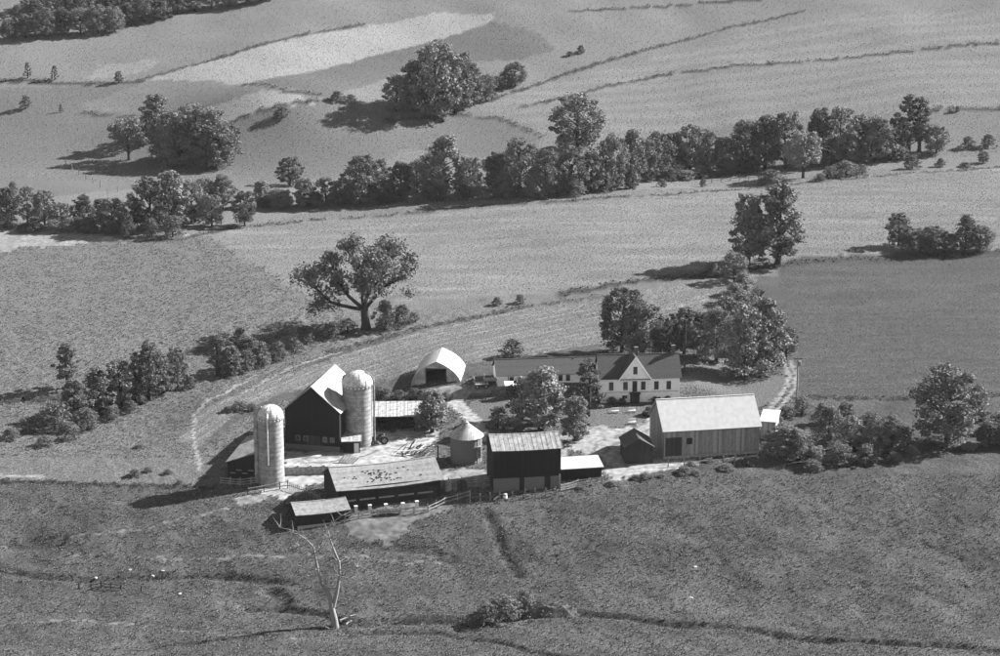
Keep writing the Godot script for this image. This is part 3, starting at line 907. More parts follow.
	for k in 60:          # missing shingles show the dark boards
		var u := rr.randfn(0.45, 0.12)
		var w := rr.randf_range(0.18, 0.72)
		var q := piece("missing_shingle", pm, M.barn_dark, o)
		q.position = Vector3(u * 17, 3.6 + 2.25 * w + 0.138 - 0.3 * sin(PI * u) + 0.03, -4.4 * w)
		q.rotation.x = tilt
	for k in 5:
		mb = MB.new(); mb.box(Vector3(1.6 + 3.2 * k, 1.5, 0.03), Vector3(2.6, 0.25, 0.06)); part("board", mb, M.plank, o)
	door(o, 15.6, 0.2, 1.6, 2.2, M.dark)
	# --- small shingled shed
	A = gp(297.5, 529)
	o = thing("small_shed", "small low shed with grey roof standing in the pasture", "shed", A, turned(19))
	gable(o, 8.3, 5.6, 2.35, 1.0, M.barn_dark, M.shingle, 0, 0.3, null, false, 0.12)
	mb = MB.new(); mb.box(Vector3(4.1, -0.1, 0.06), Vector3(8.2, 1.1, 0.12)); part("foundation", mb, M.block, o)
	# --- little gabled shed in the barn's shade
	A = gp(652.5, 463)
	o = thing("garage_shed", "little gabled shed left of the big bright roofed barn", "shed", A, turned(6 + 90))
	gable(o, 5.5, 4.6, 2.9, 1.35, M.barn_mid, M.shingle_dark, 0, 0.25)
	door_end(o, -2.3, 0, 2.2, 2.1, M.post_dark)
	# --- big right hand barn
	A = gp(663.5, 459)
	o = thing("barn", "broad barn with clean bright metal roof and grey board walls", "barn", A, turned(10.5))
	gable(o, 16.6, 9.6, 5.0, 3.9, M.barn_red, M.metal_bright, 0.0, 0.3)
	mb = MB.new(); mb.box(Vector3(4.4, 2.9, 0.02), Vector3(1.0, 1.1, 0.06)); part("hatch", mb, M.dark, o)
	mb = MB.new(); mb.box(Vector3(8.3, -0.3, 0.08), Vector3(16.7, 1.5, 0.16)); part("foundation", mb, M.concrete, o)
	door(o, 1.7, 0.45, 2.8, 3.2, M.barn_mid)
	A = gp(760, 439)
	o = thing("barn_annex", "small pale roofed shed at the end of the big barn", "shed", A, turned(10.5 - 24))
	mono(o, 2.6, 5.0, 3.2, 3.7, M.barn_red, M.metal_bright, 0, 0.25)

# ------------------------------------------------------------------ trees
var protos := {}
func limbs(mb: MB, a: Vector3, dir: Vector3, len_: float, r: float, depth: int, g: RandomNumberGenerator, ends: Array, spread := 0.8) -> void:
	var p := a
	var d := dir
	var n := 3
	for k in n:
		d = (d + Vector3(g.randf_range(-1, 1), g.randf_range(-0.3, 0.6), g.randf_range(-1, 1)) * 0.22).normalized()
		var q := p + d * len_ / n
		mb.tube(p, q, r * (1 - 0.25 * k / n), r * (1 - 0.25 * (k + 1) / n), 7 if depth > 1 else 5)
		p = q
	ends.append(p)
	if depth <= 0: return
	var m := 2 + (1 if g.randf() < 0.6 else 0)
	for k in m:
		var nd := (d + Vector3(g.randf_range(-1, 1), g.randf_range(-0.25, 0.5), g.randf_range(-1, 1)) * spread).normalized()
		limbs(mb, p, nd, len_ * g.randf_range(0.62, 0.85), r * 0.62, depth - 1, g, ends, spread)
func leaf_blob(mb: MB, c: Vector3, r: Vector3, n: int, s: float, g: RandomNumberGenerator) -> void:
	for k in n:
		var d := Vector3(g.randfn(), g.randfn(), g.randfn()).normalized()
		var q := (0.4 + 0.58 * sqrt(g.randf())) * (1.4 if g.randf() < 0.16 else 1.0)
		var nn := (d * 0.6 + Vector3(g.randfn(), g.randfn() + 0.5, g.randfn()) * 0.6).normalized()
		var z := s * g.randf_range(0.55, 1.25)
		mb.leaf(c + d * r * q, nn, z, z * 0.62, g)
# a crown of leaf clumps: hgt, wid in metres, base = height where leaves begin (0..1)
func make_tree(key: String, seed_: int, hgt: float, wid: float, base: float, blobs: int, leaves: int, s: float, shape: int) -> void:
	var g := RandomNumberGenerator.new()
	g.seed = seed_
	var wood := MB.new()
	var crown := MB.new()
	var y0 := hgt * base
	var r0 := hgt * 0.024 + 0.05
	var top := Vector3(g.randf_range(-0.3, 0.3), hgt * 0.72, g.randf_range(-0.3, 0.3))
	wood.tube(Vector3(0, -0.6, 0), Vector3(0, hgt * 0.04, 0), r0 * 1.7, r0 * 1.1, 8)
	wood.tube(Vector3(0, hgt * 0.04, 0), top * 0.5, r0 * 1.1, r0 * 0.8, 8)
	wood.tube(top * 0.5, top, r0 * 0.8, r0 * 0.25, 7)
	for k in blobs:
		var u := (k + 0.5) / blobs
		var a := k * 2.4 + g.randf_range(-0.5, 0.5)
		var yy := y0 + (hgt - y0) * (0.1 + 0.84 * u)
		var t := (yy - y0) / (hgt - y0)
		var rad: float = 0.5
		if shape == 0: rad = 0.5 * pow(maxf(sin(PI * clampf(0.14 + 0.80 * t, 0, 1)), 0.0), 0.6)      # round
		elif shape == 1: rad = 0.5 * (1.0 - 0.85 * t) + 0.05                     # cone
		elif shape == 2: rad = 0.5 * pow(sin(PI * clampf(0.25 + 0.68 * t, 0, 1)), 0.8) * g.randf_range(0.55, 1.15)   # ragged
		elif shape == 3: rad = 0.5 * sqrt(maxf(1.0 - t * t, 0.02)) * g.randf_range(0.6, 1.2)                # dome down to the ground
		var br: float = wid * g.randf_range(0.065, 0.19) * (0.75 if shape == 1 else 1.0) * (1.0 - 0.35 * t)
		var off := maxf(rad * wid - br * 0.8, 0) * (sqrt(g.randf_range(0.25, 1.0)))
		var c := Vector3(cos(a) * off, minf(yy, hgt - br * 0.6), sin(a) * off)
		leaf_blob(crown, c, Vector3(br, br * g.randf_range(0.5, 0.95), br), leaves, s, g)
		if off > 0.5 and k % 2 == 0:
			var j := Vector3(0, clampf(c.y - off * 0.7, hgt * 0.12, hgt * 0.7), 0)
			wood.tube(top * (j.y / top.y), c, r0 * 0.4, r0 * 0.1, 5)
	store(key, wood, crown, hgt, wid)
func store(key: String, wood: MB, crown: MB, hgt: float, wid: float) -> void:
	protos[key] = {"wood": wood.mesh(), "crown": crown.mesh(), "h": hgt, "w": wid}
func make_oak() -> void:
	var g := RandomNumberGenerator.new()
	g.seed = 5
	var wood := MB.new()
	var crown := MB.new()
	var ends := []
	wood.tube(Vector3(0, -0.8, 0), Vector3(0, 0.9, 0), 1.1, 0.72, 10)
	wood.tube(Vector3(0, 0.9, 0), Vector3(-0.2, 3.4, 0), 0.72, 0.62, 10)
	for q in [[Vector3(-0.2, 1, 0.1), 5.0], [Vector3(-0.85, 0.62, 0.2), 5.0], [Vector3(0.8, 0.75, -0.2), 4.8], [Vector3(0.1, 0.8, -0.8), 4.6], [Vector3(0.35, 0.9, 0.7), 4.4], [Vector3(-1, 0.12, -0.1), 5.6], [Vector3(0.35, 1.1, 0), 5.6]]:
		limbs(wood, Vector3(-0.2, 3.2, 0), q[0].normalized(), q[1], 0.32, 2, g, ends, 0.75)
	for e in ends:
		if g.randf() < 0.1 or (e as Vector3).y < 4.0: continue
		var br := g.randf_range(1.0, 1.9)
		leaf_blob(crown, e, Vector3(br * 1.1, br * 0.8, br * 1.1), 125, 0.27, g)
	for k in 34:
		var d := Vector3(g.randfn(), g.randfn(), g.randfn()).normalized() * g.randf_range(0.55, 1.0)
		var br := g.randf_range(0.7, 1.4)
		leaf_blob(crown, Vector3(-0.4, 9.8, 0) + d * Vector3(7.0, 5.6, 7.0), Vector3(br, br * 0.8, br), 85, 0.26, g)
	for q in [Vector3(-7.4, 4.6, 0.6), Vector3(-8.2, 3.4, 0.3), Vector3(-6.3, 5.6, 0.2), Vector3(6.8, 6.2, 0), Vector3(-7.0, 3.8, -1)]:
		leaf_blob(crown, q, Vector3(1.3, 0.9, 1.2), 110, 0.26, g)
	store("oak", wood, crown, 17.0, 17.5)
func make_protos() -> void:
	make_oak()
	for k in 4: make_tree("round%d" % k, 20 + k, 12, 10, [0.03, 0.05, 0.02, 0.04][k], 60, 135, 0.235, 0)
	make_tree("lolly0", 66, 10, 9, 0.26, 46, 120, 0.24, 0)
	for k in 3: make_tree("ragged%d" % k, 30 + k, 13, 8.5, 0.03, 60, 125, 0.235, 2)
	for k in 2: make_tree("tall%d" % k, 40 + k, 14, 6, 0.12, 46, 115, 0.23, 2)
	for k in 3: make_tree("bush%d" % k, 50 + k, 4.5, 5.5, 0.0, 40, 90, 0.14, 3)
	make_tree("cedar0", 60, 6, 4, 0.04, 30, 110, 0.14, 1)
	make_tree("cedar1", 61, 5, 4.4, 0.03, 30, 110, 0.14, 3)
	make_tree("fine0", 62, 10, 8.5, 0.12, 44, 130, 0.2, 0)
	make_tree("fine1", 63, 11, 9.5, 0.03, 50, 140, 0.22, 3)
	make_tree("pine0", 64, 11, 6.5, 0.16, 34, 90, 0.2, 1)
var tree_k := 0
func tree(px: float, py: float, hp: float, wp: float, key: String, tone: int, label: String, group := "", called := "deciduous_tree", category := "tree", turn := -1.0) -> Node3D:
	var p := gp(px, py)
	var pr: Dictionary = protos[key]
	tree_k += 1
	var o := thing(called, label, category, p, (turn if turn >= 0 else fmod(tree_k * 2.399, TAU)), group)
	var sy: float = up_m(p, hp) / pr.h
	var sx: float = wp * mpp(p) / pr.w * 1.06
	o.scale = Vector3(sx, sy, sx)
	piece("trunk", pr.wood, M.bark, o)
	piece("crown", pr.crown, M["leaf%d" % tone], o)
	return o
func stand(list: Array, keys: Array, tones: Array, label: String, group: String, called := "deciduous_tree", category := "tree") -> void:
	for t in list:
		var key: String = t[4] if t.size() > 4 else keys[tree_k % keys.size()]
		var tn: int = t[5] if t.size() > 5 else tones[(tree_k * tree_k * 3 + tree_k * 5) % tones.size()]
		var look_ := "%s %s " % [["darkest", "dark", "greyish", "pale"][tn], {"r": "rounded", "a": "ragged", "t": "slender", "f": "feathery", "b": "low", "o": "open"}["a" if key.begins_with("rag") else key[0]]]
		if category == "tree" or list.size() > 6: look_ += "taller " if t[2] > 1.15 * list[0][2] else ("shorter " if t[2] < 0.85 * list[0][2] else "")
		tree(t[0], t[1], t[2], t[3], key, tn, look_ + label, group, called, category)
func trees() -> void:
	make_protos()
	var mixed := ["round0", "round1", "ragged0", "round2", "ragged1", "round3", "ragged2", "fine0"]
	# single trees
	tree(366, 329, 104, 104, "oak", 1, "tall spreading tree with open crown and visible limbs behind the barns", "", "oak_tree", "tree", 0.0)
	tree(947, 443, 76, 78, "round1", 1, "large dense round tree at the edge of the right hand thicket")
	tree(803, 178, 46, 44, "lolly0", 3, "pale feathery tree with short trunk at the stream side")
	tree(876, 161, 45, 46, "fine1", 2, "broad rounded pale tree in the stream side row")
	tree(577, 152, 58, 60, "round2", 2, "broad tree standing alone behind the stream row")
	tree(290, 186, 30, 30, "round3", 0, "lone dark tree on the slope above the stream shrubs")
	tree(157, 139, 46, 42, "ragged0", 1, "tallest tree of the clump casting the long hillside shadow")
	tree(129, 160, 42, 42, "lolly0", 2, "pale tree with thin bare trunk beside the hillside clump")
	tree(28, 78, 16, 11, "cedar0", 1, "first cone shaped cedar on the field edge near the woods", "", "cedar_tree")
	tree(55, 80, 15, 12, "cedar0", 1, "cone shaped cedar between the pointed and the round one", "", "cedar_tree")
	tree(119, 83, 12, 12, "cedar1", 1, "small round cedar at the end of the field edge", "", "cedar_tree")
	tree(26, 109, 14, 15, "cedar1", 1, "round cedar standing below the field edge on open grass", "", "cedar_tree")
	tree(61, 112, 8, 6, "cedar0", 0, "tiny dark sapling below the field edge cedars", "", "sapling")
	tree(513, 357, 18, 32, "bush1", 1, "rounded bush behind the long white house wing", "", "bush", "bush")
	tree(541, 430, 64, 64, "ragged1", 3, "large pale leafed tree in front of the house wing")
	tree(522, 420, 44, 34, "round0", 0, "dark tree on the lawn left of the pale leafed one")
	tree(575, 441, 46, 38, "ragged2", 2, "smaller leafy tree right of the pale front yard tree")
	tree(588, 416, 58, 46, "pine0", 0, "dark layered pine in front of the farmhouse", "", "pine_tree")
	tree(432, 432, 44, 42, "ragged2", 2, "thin leaved tree over the lumber pile by the corn crib")
	tree(498, 428, 22, 26, "bush0", 1, "shrub between the corn crib and the front yard trees", "", "bush", "bush")
	tree(622, 352, 66, 52, "round0", 0, "tall dark tree behind the left end of the farmhouse")
	tree(643, 356, 54, 50, "round2", 1, "leafy tree behind the farmhouse front gable")
	tree(668, 356, 42, 34, "round3", 0, "smaller dark tree behind the farmhouse chimney")
	tree(684, 354, 48, 34, "ragged0", 1, "ragged tree at the corner behind the farmhouse")
	tree(716, 361, 54, 50, "fine1", 2, "drooping pale tree at the edge of the side lawn", "", "willow_tree")
	tree(743, 378, 74, 62, "fine1", 2, "largest drooping tree over the side lawn", "", "willow_tree")
	tree(766, 372, 76, 52, "ragged1", 2, "tall leafy tree where the lane passes the side lawn")
	tree(778, 264, 82, 68, "ragged0", 1, "large tall tree where the field edges meet above the house")
	tree(748, 264, 72, 46, "ragged2", 2, "paler tree leaning against the large field corner tree")
	tree(983, 163, 12, 13, "round0", 1, "little round tree at the far end of the grass strip", "", "sapling")
	tree(68, 388, 46, 28, "tall0", 1, "slender open tree above the left hand draw thicket")
	tree(218, 374, 40, 26, "tall1", 1, "slender tree beside the brush right of the draw")
	tree(898, 246, 34, 27, "round0", 1, "upright tree at the left of the field corner group")
	tree(908, 153, 60, 32, "tall0", 1, "tallest open tree at the end of the stream side row")
	tree(919, 152, 56, 26, "tall1", 1, "second tall open tree at the end of the stream row")
	# the wood on the hilltop
	stand([[10, 39, 20, 22], [26, 38, 24, 24], [45, 37, 30, 28], [63, 36, 28, 26], [81, 35, 28, 26], [99, 34, 30, 26], [115, 32, 26, 22], [128, 25, 22, 24], [145, 21, 24, 26], [161, 19, 22, 24], [178, 14, 22, 24], [195, 11, 22, 24], [212, 8, 20, 24], [230, 6, 20, 24], [248, 4, 20, 24], [266, 1, 18, 22], [20, 26, 22, 20], [36, 25, 26, 26], [54, 22, 28, 26], [72, 21, 28, 26], [90, 20, 28, 26], [108, 17, 26, 26], [122, 13, 24, 26], [140, 9, 24, 26], [158, 6, 22, 26], [176, 2, 22, 26], [195, -1, 22, 26], [214, -4, 22, 26], [50, 8, 26, 26], [70, 6, 26, 26], [90, 4, 26, 26], [110, 2, 24, 26], [130, -2, 24, 26], [30, 12, 24, 22]], mixed, [0, 1, 2, 1, 3, 2, 1], "tree in the wood along the top of the hill", "trees of the hilltop wood")
	tree(4, 20, 7, 6, "round1", 1, "tiny lone tree left of the hilltop wood", "", "sapling")
	stand([[180, 167, 58, 52], [206, 167, 60, 56], [228, 161, 40, 34], [192, 158, 54, 46], [166, 160, 48, 40], [216, 169, 48, 44]], ["round0", "round2"], [1, 1, 2], "tree in the clump that shades the hillside", "trees of the hillside clump")
	stand([[415, 109, 50, 42], [436, 118, 76, 58], [456, 113, 62, 46], [471, 106, 44, 36], [397, 111, 36, 32], [486, 100, 26, 24]], ["round0", "ragged0", "round2"], [1, 2, 1], "tree in the cluster below the meadow knoll", "trees below the meadow knoll")
	stand([[515, 86, 24, 26], [505, 88, 17, 20], [497, 90, 14, 16]], ["round1", "bush0"], [1], "tree in the group right of the knoll cluster", "small trees beside the knoll cluster")
	stand([[337, 101, 10, 18], [351, 103, 9, 14], [282, 118, 12, 22], [581, 53, 8, 11], [570, 56, 5, 9], [957, 112, 6, 7], [950, 113, 4, 7], [703, 187, 9, 9], [662, 187, 8, 12]], ["bush0", "bush1", "bush2"], [1], "bush standing alone on the open slopes", "scattered hillside bushes", "bush", "bush")
	# the stream, left to right
	stand([[8, 222, 36, 30], [28, 224, 38, 28], [45, 225, 36, 26], [62, 228, 26, 26], [84, 226, 32, 30], [112, 232, 34, 34], [13, 196, 15, 13], [150, 230, 54, 42], [172, 227, 58, 44], [192, 224, 44, 38], [212, 226, 32, 27], [245, 226, 36, 26], [222, 208, 34, 36], [205, 206, 28, 28], [100, 222, 24, 24], [135, 226, 30, 28]], mixed, [0, 1, 2, 1, 3, 2, 1], "stream side tree beyond the mottled left field", "left stream side trees")
	stand([[88, 233, 16, 20], [127, 237, 24, 24], [152, 236, 18, 22], [173, 237, 22, 30], [196, 222, 14, 22], [75, 231, 12, 16]], ["bush0", "bush1", "bush2"], [0, 1, 1], "bush in front of the left stream trees", "left stream side bushes", "bush", "bush")
	stand([[262, 206, 26, 30], [281, 208, 20, 26], [305, 207, 30, 32], [326, 206, 28, 30], [361, 204, 50, 42], [376, 201, 42, 38], [401, 199, 38, 36], [417, 198, 38, 32], [445, 198, 64, 52], [470, 197, 42, 32], [496, 197, 44, 32], [520, 196, 58, 44], [546, 196, 48, 36], [570, 194, 46, 36], [591, 192, 42, 34], [612, 190, 56, 36], [631, 188, 60, 36], [500, 190, 40, 34], [430, 192, 40, 34], [345, 204, 26, 28]], mixed, [0, 1, 2, 1, 3, 2, 1], "tree in the stream row behind the smooth middle field", "middle stream side trees")
	stand([[502, 198, 26, 26], [535, 198, 28, 28], [468, 198, 18, 20], [430, 199, 16, 20], [575, 196, 18, 24], [604, 192, 20, 24], [390, 201, 16, 24]], ["bush0", "bush1", "bush2"], [2, 1], "bush in front of the middle stream trees", "middle stream side bushes", "bush", "bush")
	stand([[658, 181, 50, 38], [690, 174, 50, 36], [706, 173, 44, 32], [722, 172, 36, 30], [745, 172, 52, 36], [765, 170, 56, 40], [785, 168, 58, 42], [818, 163, 56, 38], [840, 162, 56, 40], [846, 164, 30, 28], [936, 153, 28, 28], [672, 172, 40, 36], [645, 182, 44, 34], [858, 160, 46, 34], [895, 156, 40, 30]], mixed, [0, 1, 2, 1, 3, 2, 1], "tree in the stream row right of the broad lone tree", "right stream side trees")
	stand([[770, 184, 15, 34], [846, 176, 15, 36], [912, 169, 14, 22], [830, 178, 12, 18], [862, 174, 10, 16], [940, 167, 9, 14], [968, 148, 12, 18], [988, 147, 13, 18], [965, 167, 5, 18], [820, 181, 8, 14]], ["bush0", "bush1", "bush2"], [1, 2], "bush along the grass strip by the stream row", "grass strip bushes", "bush", "bush")
	var bg := RandomNumberGenerator.new()
	bg.seed = 41
	for seg in [[[255, 209], [345, 206], 9], [[350, 205], [480, 199], 13], [[480, 199], [640, 189], 16], [[645, 184], [760, 172], 12], [[800, 166], [900, 158], 9], [[5, 230], [120, 236], 8]]:
		var l := []
		for k in seg[2]:
			var f: float = (k + bg.randf()) / seg[2]
			l.append([lerpf(seg[0][0], seg[1][0], f), lerpf(seg[0][1], seg[1][1], f) + bg.randf_range(-3, 1), bg.randf_range(8, 17), bg.randf_range(14, 28)])
		stand(l, ["bush0", "bush1", "bush2"], [0, 1, 2, 1], "brush filling the gaps between the stream side trees", "brush of the stream row", "brush", "bush")
	# left draw
	stand([[100, 412, 46, 46], [121, 406, 46, 38], [150, 400, 60, 42], [139, 404, 50, 32], [178, 388, 42, 24], [75, 420, 42, 38], [163, 394, 42, 28]], ["ragged0", "ragged1", "round0"], [1, 2, 1], "tree in the thicket of the left hand draw", "trees of the left hand draw")
	stand([[55, 432, 30, 42], [88, 430, 22, 32], [68, 440, 18, 30], [30, 432, 16, 30], [112, 420, 14, 24], [10, 440, 12, 24], [45, 446, 10, 24], [130, 412, 12, 20], [190, 388, 12, 18]], ["bush0", "bush1", "bush2"], [1, 2], "bush at the foot of the left hand draw", "bushes of the left hand draw", "bush", "bush")
	stand([[232, 375, 30, 30], [246, 372, 22, 24], [262, 366, 24, 24], [250, 366, 30, 30], [278, 360, 18, 26], [294, 352, 16, 26], [305, 345, 20, 22], [240, 350, 22, 20]], ["bush0", "bush1", "ragged2"], [1, 1, 2], "brushy growth between the draw and the spreading tree", "brush near the spreading tree", "bush", "bush")
	stand([[386, 330, 30, 30], [402, 326, 22, 26], [348, 333, 14, 26], [330, 338, 14, 28], [316, 336, 12, 20], [414, 322, 10, 16], [497, 305, 8, 14], [520, 303, 9, 12]], ["bush0", "bush1", "bush2"], [1, 2], "bush at the foot of the tall spreading tree", "bushes under the spreading tree", "bush", "bush")
	# round the house and lane
	stand([[726, 334, 38, 46], [745, 326, 34, 40], [700, 345, 34, 36], [760, 335, 36, 36], [776, 350, 40, 34], [786, 360, 34, 26], [742, 294, 22, 26], [735, 303, 20, 28], [757, 310, 22, 28], [734, 282, 30, 30], [712, 276, 14, 20], [690, 335, 26, 28]], ["fine0", "ragged1", "fine1", "bush1"], [2, 1, 2], "tree in the grove behind the side lawn", "grove behind the side lawn")
	stand([[785, 458, 34, 44], [800, 460, 26, 40], [828, 440, 34, 42], [850, 448, 32, 44], [872, 453, 28, 44], [890, 452, 24, 40], [903, 446, 20, 32], [822, 424, 22, 30], [802, 414, 18, 26], [786, 418, 12, 24], [988, 446, 26, 36], [998, 432, 20, 30], [866, 462, 18, 32], [840, 464, 20, 34], [770, 452, 22, 26], [815, 464, 18, 30], [775, 424, 12, 20], [845, 420, 18, 28], [870, 426, 14, 26], [892, 428, 14, 26], [1012, 445, 30, 40], [812, 470, 10, 26], [895, 462, 10, 22], [968, 450, 8, 18], [912, 455, 9, 18], [980, 420, 12, 22]], ["bush0", "bush1", "bush2", "bush1", "ragged2"], [1, 2, 2, 3], "bush in the thicket beside the big barn", "thicket beside the big barn", "bush", "bush")
	stand([[920, 252, 24, 36], [931, 253, 27, 36], [965, 249, 35, 36], [979, 251, 26, 32], [946, 251, 18, 26], [905, 249, 16, 20]], ["round0", "bush1", "round2"], [1, 2], "tree in the group on the upper field edge", "field corner trees")
	stand([[505, 620, 24, 48], [488, 622, 18, 34], [525, 612, 22, 26], [474, 624, 12, 24]], ["bush2", "bush0"], [1, 1, 2], "sprawling creek bank bush beside the earth mound", "creek bank bushes", "bush", "bush")
	stand([[600, 402, 6, 12], [612, 404, 7, 14], [622, 404, 6, 12], [655, 403, 6, 14], [668, 402, 6, 12]], ["bush0", "bush1"], [0, 1], "shrub planted along the farmhouse front wall", "foundation shrubs", "bush", "bush")
	stand([[414, 398, 10, 16], [430, 402, 12, 18], [400, 400, 10, 18], [386, 398, 10, 22], [446, 400, 8, 14], [422, 398, 9, 14], [378, 396, 10, 16]], ["bush0", "bush1", "bush2"], [1, 2], "weedy bush between the arched shed and machine shed", "bushes before the arched shed", "bush", "bush")
	stand([[240, 410, 9, 24], [228, 412, 6, 16], [252, 411, 8, 14]], ["bush1", "bush0"], [1], "bush on the meadow left of the tall barn", "meadow bushes near the tall barn", "bush", "bush")
	stand([[135, 476, 7, 18], [148, 472, 5, 14], [168, 474, 5, 12], [140, 448, 4, 16], [205, 478, 4, 10], [180, 484, 4, 10]], ["bush1", "bush0"], [1, 0], "weed clump on the grazed meadow slope", "meadow weed clumps", "weed_clump", "bush")
	stand([[636, 479, 4, 14], [645, 478, 5, 20], [662, 477, 3, 12], [684, 473, 6, 24], [696, 474, 4, 14], [726, 469, 5, 22], [748, 465, 7, 18], [612, 485, 4, 18], [582, 489, 3, 12], [690, 466, 5, 14], [708, 462, 4, 12]], ["bush1", "bush0", "bush2"], [1, 2], "weed clump along the fence below the big barn", "weeds along the lower fence", "weed_clump", "bush")

# ------------------------------------------------------------------ fences, poles and small things
func fence(called: String, label: String, pts: Array, step: float, hh: float, rails: int, pm: Material, rm: Material, pw := 0.16, category := "fence") -> Node3D:
	var l := []
	for q in pts: l.append(gp(q[0], q[1]))
	var o := thing(called, label, category, l[0])
	var pb := MB.new()
	pb.box(Vector3(0, hh / 2 - 0.3, 0), Vector3(pw, hh + 0.6, pw))
	var pmesh := pb.mesh()
	var rb := MB.new()
	rb.box(Vector3.ZERO, Vector3(1, 0.14, 0.05))
	var rmesh := rb.mesh()
	var g := RandomNumberGenerator.new()
	g.seed = int(pts[0][0] * 31 + pts[0][1])
	var prev := Vector3.INF
	for i in l.size() - 1:
		var n := maxi(1, int(round(l[i].distance_to(l[i + 1]) / step)))
		for k in n + (1 if i == l.size() - 2 else 0):
			var p: Vector3 = l[i].lerp(l[i + 1], float(k) / n)
			p.y = h(p.x, p.z)
			var q := piece("post", pmesh, pm, o)
			q.position = p - l[0]
			q.rotation = Vector3(g.randf_range(-0.06, 0.06), g.randf() * 0.4, g.randf_range(-0.06, 0.06))
			q.scale.y = g.randf_range(0.88, 1.1)
			if prev != Vector3.INF and rails > 0:
				var dd := p - prev
				for r in rails:
					var m := piece("rail", rmesh, rm, o)
					var a := prev + Vector3(0, hh * (r + 0.75) / (rails + 0.3) + g.randf_range(-0.05, 0.05), 0)
					var b := p + Vector3(0, hh * (r + 0.75) / (rails + 0.3) + g.randf_range(-0.05, 0.05), 0)
					var x := (b - a)
					var side := Vector3(-x.z, 0, x.x).normalized()
					m.transform = Transform3D(Basis(x, side.cross(x).normalized() * -1.0, side), (a + b) / 2 - l[0] + side * (pw / 2 + 0.04))
			prev = p
	return o
func pole(px: float, py: float, hp: float, label: String, arm := true) -> void:
	var p := gp(px, py)
	var hh := up_m(p, hp)
	var o := thing("utility_pole", label, "pole", p)
	var mb := MB.new()
	mb.tube(Vector3(0, -0.8, 0), Vector3(0, hh, 0), 0.17, 0.11, 8, true)
	part("shaft", mb, M.post if arm else M.post_dark, o)
	if arm:
		mb = MB.new(); mb.box(Vector3(0, hh - 0.5, 0.14), Vector3(1.5, 0.12, 0.1)); part("crossarm", mb, M.post_dark, o)
		mb = MB.new(); mb.tube(Vector3(0.35, hh - 1.9, 0.1), Vector3(0.35, hh - 1.0, 0.1), 0.2, 0.2, 10, true); part("transformer", mb, M.metal_old, o)
func wheel(root: Node3D, at: Vector3, r: float, w: float) -> void:
	var mb := MB.new()
	mb.tube(at - Vector3(0, 0, w / 2), at + Vector3(0, 0, w / 2), r, r, 18, true)
	var t := part("wheel", mb, M.rubber, root)
	mb = MB.new(); mb.tube(at - Vector3(0, 0, w / 2 + 0.02), at + Vector3(0, 0, w / 2 + 0.02), r * 0.55, r * 0.55, 14, true); part("rim", mb, M.metal_old, t)
